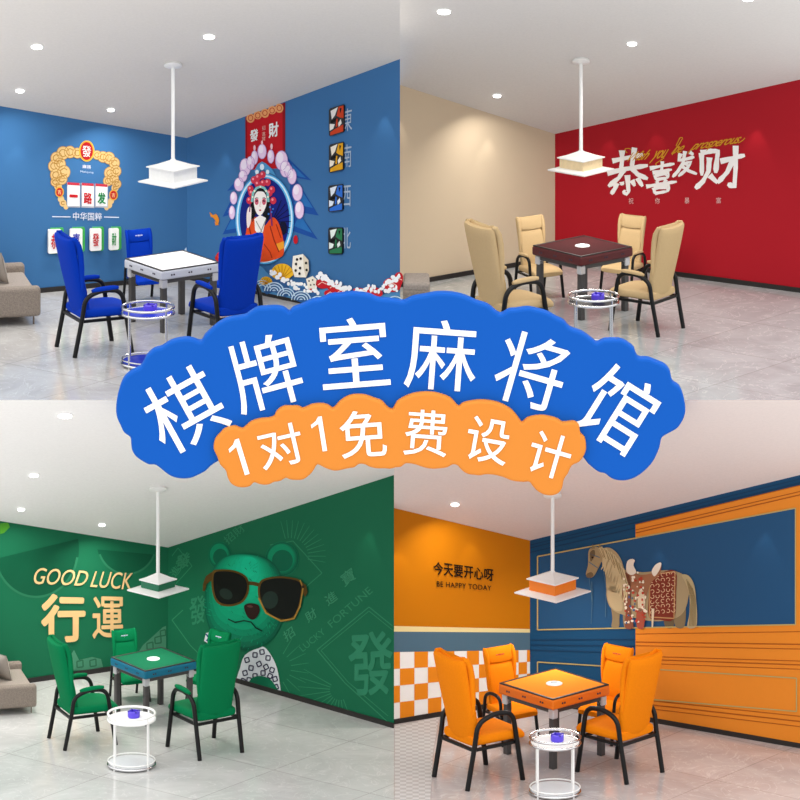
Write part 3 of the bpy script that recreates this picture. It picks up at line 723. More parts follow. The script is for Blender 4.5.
gl = frame([(537.5,556.5),(795.5,508),(795.5,624.6),(537.5,629.8)], 1.3)
lowq = [(537.5,662),(796.5,678.2),(796.5,711.5),(537.5,690)]
decal(PN, 'gold_beading', W, gl + frame(lowq, 1.2), '#b9a468', 5, 'thin gold beading')
gro = []
for a, b, w in (((635.5,530),(XR,481),.8), ((635.5,533),(XR,484.4),1), ((635.5,524.6),(XR,474.5),.8), ((635.5,634),(XR,631),.7), ((635.5,642),(XR,645),1.1), ((635.5,645.6),(XR,650),.8),
                ((635.5,656),(XR,662.5),.8), ((635.5,659),(XR,666.5),1.1), ((635.5,663),(XR,671),.7), ((635.5,699),(XR,721),.8), ((635.5,703),(XR,726.5),1.1), ((635.5,707),(XR,732),.7)):
    gro.append(stroke([a, b], w))
decal(PN, 'moulding_line', W, gro, '#a9581a', 4, 'brown moulding lines')
gro = []
for a, b, w in (((530,545),(XR,468),.8), ((530,548),(XR,472),.9), ((530,552.5),(635.5,528),.8), ((530,640),(635.5,639.4),.8), ((530,645),(635.5,646),.8), ((530,650),(635.5,653),.7), ((530,695),(635.5,703),.7)):
    gro.append(stroke([a, b], w))
decal(PN, 'moulding_line', W, gro, '#17395a', 4, 'dark navy moulding lines')

HO = art_root('horse_mural', 'printed mural of a tan saddled horse standing on the navy panel', 'mural', W, 640, 626)
def H(name, polys, h, lay, lab=None): return decal(HO, name, W, polys, h, lay, lab)
z = lambda pts: [(520 + x*.35, 470 + y*.35) for x, y in pts]
S = lambda pts, k=4: smooth(z(pts), k)
H('hind_leg', [S([(448,360),(470,380),(474,415),(468,449),(446,449),(438,420),(436,385)])], '#857456', 6, 'far hind leg')
H('foreleg', [S([(262,390),(284,395),(284,425),(282,449),(262,449),(264,425)]), S([(296,395),(318,400),(318,425),(322,449),(298,449)])], '#8d7b5c', 6, 'tan forelegs')
H('hind_leg', [S([(412,420),(436,420),(438,449),(416,449)])], '#6f6048', 5, 'shaded far leg')
H('body', [S([(246,330),(262,300),(300,285),(350,292),(420,286),(462,296),(484,320),(480,370),(468,405),(440,425),(380,432),(310,418),(268,402),(250,375)])], '#a8957180'[:7], 7, 'tan body')
H('body', [S([(250,345),(270,330),(290,360),(292,400),(270,400),(254,378)])], '#bba882', 8, 'pale chest')
H('neck', [S([(224,232),(256,222),(286,250),(300,300),(300,345),(268,350),(248,335),(244,300),(236,270)])], '#b09d77', 8, 'tan neck')
H('head', [S([(196,232),(206,222),(222,220),(236,236),(232,262),(222,284),(210,304),(196,308),(188,298),(194,272)])], '#a48f69', 9, 'tan head turned left')
H('head', [S([(192,296),(204,292),(210,302),(198,309),(189,304)],3), S([(200,236),(212,228),(214,244),(202,262)],3)], '#6f5d44', 10, 'dark muzzle and cheek')
H('ear', [z([(204,226),(208,212),(215,224)]), z([(222,224),(228,211),(232,226)])], '#8b7752', 10)
H('eye', [ell(520+207*.35, 470+250*.35, 1.1, .9, 12)], '#1c140d', 11)
mane = []; rm = random.Random(5)
for k in range(26):
    t = k / 25; x = 226 + 68*t; y = 222 + 60*t*t + rm.uniform(-3,3); l = 55 + 45*t
    mane.append(stroke(z([(x, y), (x + rm.uniform(6,16), y + l*.5), (x + rm.uniform(-4,14), y + l)]), 2.4, [1,1,.4]))
H('mane', mane, '#c9b78d', 11, 'pale straw mane')
H('mane', [stroke([(a+.8,b) for a, b in p[:2]], .6) for p in [m_[:3] for m_ in mane[::2]]], '#8f7c55', 12)
H('tail', [S([(462,300),(482,302),(498,330),(504,380),(506,420),(502,449),(478,449),(484,410),(484,360),(474,325)])], '#b7a57c', 9, 'pale straw tail')
H('tail', [stroke(z([(476+i*4,312+i*6),(489+i*3,370),(484+i*4,446)]), .7) for i in range(5)], '#8a7852', 10)
H('bridle', [stroke(z([(196,262),(222,280)]), .8), stroke(z([(200,240),(228,250)]), .8), stroke(z([(197,305),(206,380),(203,440)]), .5), stroke(z([(236,270),(246,340),(244,420)]), .5), stroke(z([(205,318),(206,376)]), .7)], '#4d6f86', 10, 'thin reins and bridle')
H('saddle_blanket', [S([(372,300),(400,294),(444,288),(446,350),(440,426),(400,428),(368,420),(368,360)],3)], '#7d3326', 9, 'red patterned saddle blanket')
pat = []
for i in range(5):
    for j in range(8):
        x, y = 378 + i*15, 302 + j*15 - i*1.5
        pat += ring(520+x*.35, 470+y*.35, 2.1, 2.1, .7, 10, 40*i+70*j, 40*i+70*j+250)
H('saddle_blanket', pat, '#d9b48e', 10, 'pale scroll pattern on the blanket')
H('saddle_blanket', frame(z([(370,300),(443,290),(440,424),(370,420)]), 1.2), '#b98a5c', 10, 'tan blanket edge')
H('saddle', [S([(300,300),(320,292),(342,300),(372,296),(392,286),(398,268),(404,272),(398,300),(376,320),(364,350),(352,390),(338,396),(334,350),(312,340),(300,330)],3)], '#9d6a4c', 11, 'brown leather saddle')
H('saddle', [S([(306,262),(318,254),(328,258),(324,272),(332,292),(318,300),(304,290)],3), S([(376,290),(386,272),(400,264),(404,270),(396,290),(384,304)],3)], '#e6dccb', 12, 'cream saddle horn and cantle')
H('saddle', [S([(296,300),(310,296),(316,330),(316,400),(324,449),(300,449),(302,400),(292,350)],3)], '#86503c', 11, 'brown fender straps')
H('stirrup', [S([(338,350),(352,345),(358,380),(350,402),(338,400)],3), z([(376,396),(384,396),(380,449),(376,449)])], '#d8c7a8', 12, 'cream stirrup leathers')
H('stirrup', [S([(334,400),(352,400),(354,449),(334,449)],3)], '#a4523f', 12, 'red tassel')
bits = random.Random(8)
H('trappings', [ell(520+bits.uniform(296,362)*.35, 470+bits.uniform(290,440)*.35, bits.uniform(.6,1.6), bits.uniform(.6,1.8), 10) for _ in range(46)], '#efe2cc', 13, 'white and cream ornaments')
H('trappings', [ell(520+bits.uniform(296,362)*.35, 470+bits.uniform(300,440)*.35, bits.uniform(.6,1.5), bits.uniform(.6,1.6), 10) for _ in range(26)], '#b5402f', 14, 'red ornaments')
H('trappings', [ell(520+bits.uniform(300,330)*.35, 470+bits.uniform(360,440)*.35, bits.uniform(.6,1.2), bits.uniform(.6,1.6), 10) for _ in range(10)], '#3c5d86', 14, 'blue ornaments')


# ================================================== furniture
def back_y(zz): return -.165 - .165 * (zz - .38) / .73          # backrest lean

def pad_ring(zz, w, t, yc, n=28, p=3.6, lift=0.0, hollow=0.0):
    out = []
    for k in range(n):
        a = 2 * PI * k / n; c, s = math.cos(a), math.sin(a)
        x = w * math.copysign(abs(c) ** (2/p), c); y = t * math.copysign(abs(s) ** (2/p), s)
        u = (x / w) ** 2
        out.append(Vector((x, yc + y + hollow * u, zz + lift * u)))
    return out

def make_chair(fab, pads, logo, label, group, rear_look):
    """high-backed arm chair, faces +y"""
    t = thing('mahjong_chair', label, 'chair', group=group)
    for sx in (-1, 1):
        fr = bend([(sx*.267,.283,0), (sx*.257,.235,.30), (sx*.254,.20,.34)], .02, 2)
        MB().tube([(sx*.267,.283,.0), (sx*.257,.226,.36)], .022, 12).build('leg', BLACK, t)
        MB().tube([(sx*.243,-.289,.0), (sx*.246,-.215,.36)], .022, 12).build('leg', BLACK, t)
        arm = bend([(sx*.257,.226,.355), (sx*.252,.185,.60), (sx*.252,-.03,.615), (sx*.25,-.185,.555), (sx*.246,-.215,.355)], .10, 7)
        a = MB().tube(arm, .022, 12).build('armrest', BLACK, t)
        if pads:
            p = MB(); pts = [Vector((sx*.252, .15 - k*.045, .634 - .002*k - (.006*(k-3)**2*.1))) for k in range(7)]
            p.tube(pts, .024, 12, rad=[.015,.023,.025,.025,.025,.023,.014])
            o = p.build('arm_pad', fab, a); o['label'] = 'fabric pad on the black armrest'
    f = MB()
    for sx in (-1, 1): f.box(sx*.235-.014, sx*.235+.014, -.22, .235, .318, .345, .004)
    f.box(-.235, .235, -.232, -.204, .318, .345, .004); f.box(-.235, .235, .21, .236, .318, .342, .004)
    f.build('seat_frame', BLACK, t)
    s = MB(); rings = []
    for k, (y, w, z0, z1) in enumerate([(-.205,.215,.355,.425),(-.19,.228,.345,.44),(-.1,.236,.343,.448),(.05,.24,.343,.45),(.18,.242,.343,.448),(.26,.242,.34,.44),(.31,.238,.335,.425),(.332,.228,.345,.40)]):
        r = []
        zc, th = (z0+z1)/2, (z1-z0)/2
        for j in range(28):
            a = 2*PI*j/28; c, q = math.cos(a), math.sin(a)
            r.append(Vector((w*math.copysign(abs(c)**.5, c), y, zc + th*math.copysign(abs(q)**.5, q))))
        rings.append(r)
    s.loft(rings); s.sm = True; s.build('seat', fab, t, smooth=True)
    b = MB(); rings = []
    for zz, w, th in ((.35,.165,.03),(.36,.185,.042),(.42,.20,.05),(.5,.203,.05),(.62,.2,.046),(.76,.202,.044),(.9,.207,.044),(1.02,.212,.044),(1.07,.213,.04),(1.09,.207,.03),(1.095,.19,.014)):
        bulge = .015 * math.exp(-((zz-.5)/.12)**2)
        rings.append(pad_ring(zz, w, th, back_y(zz) + bulge, lift=.012 if zz > 1 else .0, hollow=.02))
    b.loft(rings); b.sm = True
    bk = b.build('backrest', fab, t, smooth=True)
    for sx in (-1, 1):                                         # side wings by the head
        w = MB(); pts = [(sx*.200, back_y(zz) + .045 + dy, zz) for zz, dy in ((.62,-.02),(.72,.0),(.84,.02),(.96,.035),(1.04,.035),(1.1,.014),(1.108,-.02))]
        w.tube(pts, .03, 12, rad=[.012,.022,.028,.03,.03,.026,.014]); w.build('side_wing', fab, bk, smooth=True)
    hd = MB(); rings = []
    for zz, w, th in ((.925,.165,.008),(.93,.183,.022),(.96,.19,.032),(1.01,.192,.034),(1.06,.192,.028),(1.09,.185,.014),(1.1,.17,.006)):
        rings.append(pad_ring(zz, w, th, back_y(zz) + .05, lift=.025, hollow=.012))
    hd.loft(rings); hd.sm = True; hp = hd.build('headrest', fab, t, smooth=True)
    lum = MB(); rings = []
    for zz, w, th in ((.47,.15,.012),(.5,.175,.028),(.6,.184,.036),(.72,.186,.034),(.84,.186,.032),(.905,.184,.02),(.918,.17,.006)):
        rings.append(pad_ring(zz, w, th, back_y(zz) + .042, hollow=.012))
    lum.loft(rings); lum.sm = True; lum.build('back_cushion', fab, t, smooth=True)
    if logo:
        m = MB(); yb_ = back_y(1.02) + .0875
        for x0, x1, z0, z1 in ((-.06,-.02,1.02,1.034),(-.012,.02,1.018,1.036),(.028,.062,1.02,1.034),(-.055,-.01,.985,1.008),(.0,.05,.985,1.008)):
            m.box(x0, x1, yb_-.006-(1.02-z0)*.1, yb_, z0, z1)
        o = m.build('embroidery', logo, hp); o['label'] = 'small embroidered marks on the headrest'
    return t

def place(src, loc, yaw, sc, label=None):
    src.location = loc; src.rotation_euler = (0, 0, math.radians(yaw) - PI/2); src.scale = (sc, sc, sc)
    if label: src['label'] = label
    return src

def fab(name, h): return mat(name, h, .8, var=.06, scale=60, bump=.05, spec=.1)
ROOMS = dict(
  blue=dict(z=ZU, fab=fab('royal_blue_fabric', '#0033a6'), pads=True, logo=mat('pale_thread', '#c9d2ea'), word='royal blue',
    A=(-2.803,54.976,23.9,.963), B=(-1.586,55.072,124.3,.959), C=(-2.429,56.926,-66.6,.586), D=(-1.61,56.811,-127.7,.54),
    T=(-2.123,56.023,-10.4,.915), S=(-2.284,54.372,1.11), apron='#c3c6cf', felt='#c9cacd', tray='#1c33b8', table='white topped mahjong table with pale grey apron in the blue room'),
  red=dict(z=ZU, fab=fab('cream_leather', '#c4a87d'), pads=True, logo=None, word='cream',
    A=(.99,55.094,33.2,1.045), B=(2.297,55.792,145.4,.901), C=(1.318,57.178,-62.8,.649), D=(2.145,57.352,-120.8,.626),
    T=(1.72,56.566,-3.6,.943), S=(1.770,54.876,1.08), apron='#562527', felt='#431f21', tray='#1a1a1c', table='dark maroon mahjong table in the red room'),
  green=dict(z=0.0, fab=fab('emerald_fabric', '#007546'), pads=True, logo=mat('pale_thread', '#c9d2ea'), word='emerald green',
    A=(-2.903,54.804,23.7,.854), B=(-1.767,54.557,123.2,.926), C=(-2.532,56.122,-66.5,.548), D=(-1.781,56.052,-130.7,.56),
    T=(-2.286,55.622,-8.8,.806), S=(-2.419,54.053,1.0), apron='#12708e', felt='#0d5a3d', tray='#f0f0ee', table='green topped mahjong table with teal apron in the green room'),
  orange=dict(z=0.0, fab=fab('bright_orange_fabric', '#ec8207'), pads=False, logo=mat('red_thread', '#c9582a'), word='bright orange',
    A=(.697,53.701,35.5,1.039), B=(1.98,53.885,136.5,.998), C=(1.0,54.893,-59.3,.709), D=(1.894,54.927,-126.2,.708),
    T=(1.398,54.398,-2.8,1.0), S=(1.376,53.261,1.05), apron='#e8761c', felt='#ef8d2a', tray='#f0f0ee', table='orange mahjong table in the orange room'))

POS = dict(
  blue=dict(A='seen from behind, between the sofa and the side table', B='seen from behind, in front of the opera mural',
            C='facing us before the green edged tile plaques', D='mostly hidden behind the chair under the opera mural'),
  red=dict(A='seen from behind, nearest the sofa end and beige wall', B='seen from behind, nearest the bare stretch of red wall',
           C='facing us in front of the beige wall', D='facing us under the white brush greeting'),
  green=dict(A='seen from behind, next to the sofa', B='seen from behind, in front of the printed bear',
             C='facing us under the two gold characters', D='mostly hidden behind the chair by the bear'),
  orange=dict(A='seen from behind, next to the grey rug', B='seen from behind, in front of the orange panelling',
              C='facing us before the white and orange checks', D='facing us in front of the navy panel, below the horse'))

def make_table(r, nm):
    x, y, a, s = r['T']
    t = thing('mahjong_table', r['table'], 'mahjong table', (x, y, r['z']), math.radians(a + 45), s)
    ap = mat(nm + '_apron', r['apron'], .4, var=.04, spec=.25); fl = mat(nm + '_felt', r['felt'], .9, var=.05, scale=90, spec=.1)
    MB().box(-.36, .36, -.36, .36, .545, .635, .018).build('apron', ap, t)
    rim = MB()
    rim.box(-.352, .352, -.352, -.328, .634, .645, .003); rim.box(-.352, .352, .328, .352, .634, .645, .003)
    rim.box(-.352, -.328, -.328, .328, .634, .645, .003); rim.box(.328, .352, -.328, .328, .634, .645, .003)
    o = rim.build('table_rim', mat('black_rim', '#201d1d', .4), t)
    MB().box(-.328, .328, -.328, .328, .63, .641).build('playing_surface', fl, t)
    d = MB().lathe([(.0, .641), (.075, .641), (.075, .647), (.06, .652), (.0, .652)], 32); dd = d.build('centre_dial', WHITE, t); dd['label'] = 'round white dice dial'
    MB().lathe([(.0,.652),(.035,.652),(.03,.662),(.0,.664)], 24).build('dice_dome', mat('clear_dome', '#dfe9ee', .08), dd)
    MB().box(-.325, .325, -.325, .325, .5, .545, .01).build('under_frame', DGREY, t)
    for sx in (-1, 1):
        for sy in (-1, 1):
            l = MB().box(sx*.3-.028, sx*.3+.028, sy*.3-.028, sy*.3+.028, 0, .5, .006).build('leg', DGREY, t)
            MB().box(sx*.305-.033, sx*.305+.033, sy*.305-.033, sy*.305+.033, .455, .54, .01).build('leg_bracket', SILVER, l)
    for k in range(4):
        M = Matrix.Rotation(k*PI/2, 4, 'Z')
        for u in (-.24, -.03, .2):
            m = MB()
            for du in (0, .028):
                bb = MB().lathe([(0,0),(.009,0),(.009,.004),(0,.004)], 12)
                Q = M @ Matrix.Translation((u+du, -.36, .59)) @ Matrix.Rotation(PI/2, 4, 'X')
                m.add([Q @ v for v in bb.v], bb.f)
            m.build('apron_button', mat('dark_button', '#2c2238', .4), t)
    return t

def make_side_table(r, nm):
    x, y, s = r['S']
    t = thing('side_table', dict(blue='round chrome side table with blue tray in front of the blue table', red='round chrome side table with black tray in front of the maroon table',
        green='round white side table with open frame in front of the green table', orange='round white side table in front of the orange table')[nm], 'side table', (x, y, r['z']), .5, s)
    fm = CHROME if nm in ('blue', 'red') else mat('white_frame', '#f4f4f2', .25)
    R_ = .212
    c = lambda zz, rr=R_: [(rr*math.cos(2*PI*k/48), rr*math.sin(2*PI*k/48), zz) for k in range(48)]
    for zz in (.475, .425): MB().tube(c(zz), .011, 10, True).build('tray_ring', CHROME if nm != 'green' else fm, t)
    MB().lathe([(0,.418),(.208,.418),(.208,.43),(0,.43)], 48).build('tray', mat(nm + '_tray', r['tray'], .5, spec=.2), t)
    MB().tube(c(.02), .011, 10, True).build('shelf_ring', CHROME, t)
    MB().lathe([(0,.03),(.206,.03),(.206,.04),(0,.04)], 48).build('shelf', mat(nm + '_shelf', '#1c33b8' if nm == 'blue' else '#e4e6e8', .15), t)
    MB().tube(c(.055), .006, 8, True).build('shelf_ring', fm, t)
    for k in range(4):
        a = k*PI/2 + .3; MB().tube([(R_*math.cos(a), R_*math.sin(a), 0), (R_*math.cos(a), R_*math.sin(a), .475)], .0085, 10).build('post', fm, t)
    b = thing('ashtray', 'small purple ashtray on the ' + dict(blue='blue tray', red='black tray', green='white tray in the green room', orange='white tray in the orange room')[nm], 'ashtray',
              (x + (.02 if nm != 'red' else .04), y + .02, r['z'] + .433 * s), .4, s)
    MB().lathe([(0,0),(.05,0),(.056,.012),(.056,.05),(.05,.058),(.04,.058),(.037,.03),(0,.03)], 28).build('bowl', PURPLE, b)
    m = MB()
    for k in range(4):
        a = k*PI/2; m.tube([(.034*math.cos(a), .034*math.sin(a), .056), (.058*math.cos(a), .058*math.sin(a), .056)], .008, 8)
    m.build('rest', mat('deep_purple', '#3a2aa8', .3), b)

for nm, r in ROOMS.items():
    src = make_chair(r['fab'], r['pads'], r['logo'], '', f'{r["word"]} chairs round the table', POS)
    for i, k in enumerate('ABCD'):
        o = src if i == 0 else copy_tree(src)
        x, y, yaw, s = r[k]
        place(o, (x, y, r['z']), yaw, s, f'{r["word"]} high-backed armchair {POS[nm][k]}')
    make_table(r, nm); make_side_table(r, nm)

# ------------------------------------------------------------------ pendant lamps
def pendant(R, wx, wy, px_c, py_c, y_plate, hd, hb, y_box, y_dome, shade, label, rot=4):
    p = on_plane(px_c, py_c, R.cp, R.cn); d = p.y; s = d / F
    zz = lambda py: HC - (py - Y0) / F * d
    t = thing('pendant_lamp', label, 'pendant lamp', (p.x, d, zz(y_plate)))
    z0 = zz(y_plate); hd *= s; hb *= s
    nrm = -R.cn if R.cn.z > 0 else R.cn
    cm = MB().lathe([(0,0),(.075,0),(.085,.012),(.085,.02),(.03,.035),(0,.035)], 36)
    Q = Vector((0,0,1)).rotation_difference(R.cn).to_matrix()
    off = p - t.location
    cm.v = [Q @ v + off + R.cn * .0 for v in cm.v]
    cm.build('canopy', WHITE, t, smooth=True)
    MB().tube([(0,0,zz(y_dome) - z0), (0,0,off.z - .01)], .017, 14).build('rod', WHITE, t)
    a0 = math.radians(rot)
    sqr = lambda h, z_: [Vector((h*math.cos(a0 + k*PI/2), h*math.sin(a0 + k*PI/2), z_)) for k in range(4)]
    def frust(rows): 
        m = MB(); m.loft([sqr(h, z_) for h, z_ in rows]); return m
    zb, zd = zz(y_box) - z0, zz(y_dome) - z0
    frust([(hd*.98, -.018), (hd, -.014), (hd, -.004), (hb*1.1, .012)]).build('shade_plate', WHITE, t)
    frust([(hd*.9, -.022), (hd*.9, -.0185)]).build('diffuser', mat('lamp_diffuser', '#fff7ea', .5, emit=2.2), t)
    h = frust([(hb, .012), (hb, zb)]).build('housing', shade, t)
    frust([(hb*1.12, zb), (hb*1.12, zb + .01), (hb*.75, zb + .025), (hb*.45, (zb + zd)/2 + .012), (hb*.12, zd), (hb*.1, zd + .01)]).build('cap', WHITE, t)
    L = bpy.data.lights.new('lamp_light', 'AREA'); L.shape = 'SQUARE'; L.size = hd*1.1; L.energy = 9; L.color = (1, .95, .88)
    lo = bpy.data.objects.new('lamp_light', L); C.objects.link(lo); lo.location = (p.x, d, z0 - .045)
    return t
pendant(R1, 0, 0, 173, 64, 180, 35, 24, 167, 160, mat('white_shade', '#eeeeec', .4), 'white square pendant lamp hanging in the blue room')
pendant(R2, 0, 0, 581, 60, 168.5, 33.5, 21.5, 158, 151, mat('cream_shade', '#e6cfa4', .5, var=.15, scale=30), 'white and cream square pendant lamp hanging in the red room')
pendant(R3, 0, 0, 158, 488, 588.5, 31, 17, 580, 573, mat('green_shade', '#0b6a49', .4), 'white and green square pendant lamp hanging in the green room')
pendant(R4, 0, 0, 552.6, 494, 591, 38.5, 23.5, 579, 572, mat('orange_shade', '#ef7f1a', .4), 'white and orange square pendant lamp hanging in the orange room')

# ------------------------------------------------------------------ recessed downlights
DOWN = 6.5
def downlight(R, px, py, rpx, label):
    p = on_plane(px, py, R.cp, R.cn); s = p.y / F; r = rpx * s
    t = thing('downlight', label, 'downlight', p, group='recessed ceiling downlights')
    Q = Vector((0,0,1)).rotation_difference(R.cn).to_matrix()
    m = MB().lathe([(r*.8,0),(r*1.12,0),(r*1.12,.006),(r*.8,.01)], 28); m.v = [Q @ v for v in m.v]; m.build('trim_ring', WHITE, t)
    m = MB().lathe([(0,.008),(r*.9,.008),(r*.9,.016),(0,.016)], 28); m.v = [Q @ v for v in m.v]; m.build('lens', mat('downlight_lens', '#ffffff', .4, emit=5), t)
    L = bpy.data.lights.new('downlight_beam', 'AREA'); L.shape = 'DISK'; L.size = r * 1.6; L.energy = DOWN; L.color = (1, .96, .9); L.spread = math.radians(125)
    lo = bpy.data.objects.new('downlight_beam', L); C.objects.link(lo); lo.location = p + R.cn * .03 + Vector((0, 0, -.01))
for R, nm, pts in ((R1, 'blue', ((37,46,6,'largest, at the upper left'), (209,36,6,'right of the lamp rod'), (20,90,4.6,'nearest the left edge'), (111,109,3.8,'closest to the left wall'))),
                   (R2, 'red', ((444,11,7,'nearest the top left'), (632,43,5,'right of the lamp rod'), (497,95,4.2,'above the beige wall'), (748,-2,6,'cut by the upper frame edge'))),
                   (R3, 'green', ((65,415,7.4,'largest, beside the blue sign'), (34,474.5,5,'second from the front'), (21,508.5,4,'nearest the left edge'), (102,524,3.6,'above the GOOD LUCK wall'))),
                   (R4, 'orange', ((455,503.5,4.4,'only one seen beside the orange wall'),))):
    for px, py, r, w in pts: downlight(R, px, py, r, f'round recessed downlight in the {nm} room ceiling, {w}')

# ------------------------------------------------------------------ sofas
def sofa_mat(): return mat('beige_weave', '#857a70', .95, var=.45, scale=55, bump=.5)
def make_sofa(label):
    t = thing('sofa', label, 'sofa', group='small beige sofas at the room edges')
    m = sofa_mat()
    MB().box(-.72, .72, -.40, .44, .15, .34, .04).build('base', m, t, smooth=False)
    MB().box(-.70, .70, -.28, .45, .335, .45, .045).build('seat_cushion', mat('beige_seat', '#958b82', .95, var=.35, scale=55, bump=.3), t)
    b = MB().box(-.86, .86, -.50, -.30, .15, .80, .06).build('backrest', m, t)
    for sx in (-1, 1): MB().box(sx*.79-.09, sx*.79+.09, -.44, .47, .13, .56, .05).build('armrest', m, t)
    for sx in (-1, 1):
        for y in (-.38, .38): MB().tube([(sx*.76, y, .14), (sx*.76, y, 0)], .014, 10).build('leg', mat('brown_leg', '#6e6258', .4), t)
    return t
def make_pillow(label, loc, rz, tilt, s):
    t = thing('throw_pillow', label, 'pillow', loc, rz, s)
    m = MB(); n = 14; top = []; bot = []
    for i in range(n+1):
        for j in range(n+1):
            u, v = i/n*2-1, j/n*2-1
            h = .09 * ((1-abs(u)**2.4) * (1-abs(v)**2.4)) ** .55 + .004
            k = 1 - .06*(u*u*(1-v*v) + v*v*(1-u*u))
            top.append(Vector((u*.24*k, h, .24 + v*.24*k))); bot.append(Vector((u*.24*k, -h, .24 + v*.24*k)))
    q = lambda i, j: i*(n+1)+j
    f = [(q(i,j), q(i+1,j), q(i+1,j+1), q(i,j+1)) for i in range(n) for j in range(n)]
    M = Matrix.Rotation(tilt, 3, 'X')
    m.add([M @ v for v in top], f); m.add([M @ v for v in bot], [g[::-1] for g in f]); m.sm = True
    m.build('cover', mat('pale_linen', '#a39a91', .95, var=.15, scale=120, bump=.3), t, smooth=True)
    return t
def put_sofa(o, R, px, py, yaw, s):
    """(px, py): foot of the near front corner of the armrest"""
    p = on_floor(px, py, R.z); a = math.radians(yaw); f = Vector((math.cos(a), math.sin(a), 0)); rt = Vector((f.y, -f.x, 0))
    o.location = p - f * .47 * s - rt * .88 * s; o.rotation_euler = (0, 0, a - PI/2); o.scale = (s, s, s); return o
so = make_sofa('beige woven sofa at the left edge of the blue room')
put_sofa(so, R1, 41, 325.5, 12, .64)
s3 = copy_tree(so); s3['label'] = 'beige woven sofa at the left edge of the green room'; put_sofa(s3, R3, 37, 714, 14, .48)
p = on_floor(416.5, 324, ZU); s = p.y / F
ot = thing('sofa_end', 'boxy end of a beige upholstered sofa at the left edge of the red room above the sign', 'sofa_end', p)  # short box standing in for the visible end of a sofa
MB().box(-13.5*s, 13.5*s, -.24, .24, .06, 40*s, .03).build('base', sofa_mat(), ot)
MB().box(-13*s, 13*s, -.235, .235, 38*s, 46*s, .025).build('cushion', mat('beige_seat', '#958b82', .95, var=.35, scale=55, bump=.3), ot)
for sx in (-1, 1):
    for sy in (-1, 1): MB().tube([(sx*10*s, sy*.18, .07), (sx*10*s, sy*.18, 0)], .014, 10).build('leg', mat('brown_leg', '#6e6258', .4), ot)
for o, nm in ((so, 'blue'), (s3, 'green')):
    s = o.scale.x; M = Matrix.Translation(o.location) @ Matrix.Rotation(o.rotation_euler.z, 4, 'Z')
    p = M @ Vector((-.12 * s, -.02 * s, .455 * s))
    make_pillow(f'square pale linen pillow leaning on the sofa in the {nm} room', p, o.rotation_euler.z + .55, math.radians(16), s * (1.02 if nm == 'blue' else 1.1))

# grey woven rug at the left edge of the orange room
rg = MB(); P = [on_floor(x, y, .0) for x, y in ((395,727),(439,718),(433,752),(428,838),(394.6,838))]
n = len(P); rg.add(P + [p + Vector((0,0,.008)) for p in P], [tuple(range(n)), tuple(range(n, 2*n))] + [(i,(i+1)%n,n+(i+1)%n,n+i) for i in range(n)])
o = rg.build('rug', checker_fabric('grey_basket_weave', '#bdbab8', '#a9a5a1', 18)); props(o, 'pale grey basket weave rug left of the orange chairs', 'rug')

# ================================================== the sign board
blue_pts = [(116,409),(117.5,396),(122.5,381),(130,373),(139.4,368),(143.5,362.5),(147,356),(154,350),(162,347.5),(171,342),(184,339),(193,340),(199,342),(202,341),(205,336),(212.5,329),(220,323),(229,319),(244.4,316.4),(250,313),(257,309),(265,308),(276,307.5),(284,309),(289,312.5),(293,309),(302.5,305.5),(312,301),(321,299.5),(331,295.5),(340,295),(350,293.5),(359,294),(369,295.5),(377.5,299),(388,300),(396,301),(404,302),(413,298),(424,296),(438,293.5),(452,294),(465,297),(476,302),(488,306),(498,314),(503,314),(509,310.6),(516,310),(527,308.5),(536,310),(547,313),(556,318),(564,322),(570,328.5),(582,333),(592,340),(597,343.5),(604,340.5),(612,340),(621,340.5),(628,344),(634,349),(638,358),(648,359),(656,362),(665,366),(670,372),(672.5,382),(679,387),(683,395),(685.5,408),(684,418),(678,428),(670,433),(662,438),(660,446),(658,452),(653,462),(646,470),(637,477),(628,480.5),(620,481),(612,479),(605,474),(598,472),(588,464),
            (572,448),(520,432),(460,424),(400,422),(340,426),(280,437),(240,450),(214,464),(206,471),(199,475),(190,478.6),(180.6,479),(172,477),(165.6,473),(156,465.6),(149,465),(143,462),(136,457),(132,450.6),(131,443),(130,437.5),(124,433),(120.6,426),(117,418)]
org_pts = [(213.6,449),(215,440),(220,434),(224,430),(229,428),(235,427),(240.6,429),(244,428.5),(251,422.5),(261,419.5),(268,419),(274,417),(276,413),(280,409),(285,407),(291,407),(298,407),(302.5,409),(307,407.6),(312,405.4),(321,404.5),(328,406),(332.5,409),(336,406.5),(340,402),(347,397.5),(355,395.5),(365,396),(374,399),(382,402),(387,407.5),(392.5,410),(397,402.5),(404,398),(413,394.5),(424,393),(435,393.6),(444,396),(450,398.6),(454,402.4),(458.4,407),(462,404.6),(466,403),(475,401.4),(484,401),(495,402.6),(504,406),(512,411),(518,418),(522,423),(527,419),(534,417),(543,416.4),(552,418),(558,420),(563,423),(572,422),(576,423),(579,426),(580.6,434),(584.6,438),(586,444),(586,450),(584,456),(579,462.6),(572,466),(568,474),(564,480),(562,489),(558,494),(552,496),(545,495.4),(538,492),(533,487),(529.4,482.6),(523,482.6),(516,482),(510,480.6),(504,478),(495,475.6),(486,475),(480,476),(475,475.6),(468,474.6),(462,471),(458,466.4),(453,465),(447,468),(440,469),(432,469.4),(424,468),(415,465),(406,464),(401,467.4),(396,468),(390,469.4),(385,469),(377,469),(370,467.5),(365,465),(359,464.6),(354,468),(347.5,469),(339,471),(332.5,471),(324,468),(317.5,465),(314,470),(310,475),(303,480),(295,480.6),(290,480),(285.6,478.6),(280,481.6),(274,482.6),(270,484.6),(265,485.5),(259,484.6),(254,483),(250,486.6),(244,488),(237,487.4),(231,484),(227.6,478),(225.6,471),(220,465),(217,457)]
SG = thing('sign_board', 'scalloped blue and orange sign board with white characters where the four rooms meet', 'sign board', at_depth(400, 400, DF - .02))
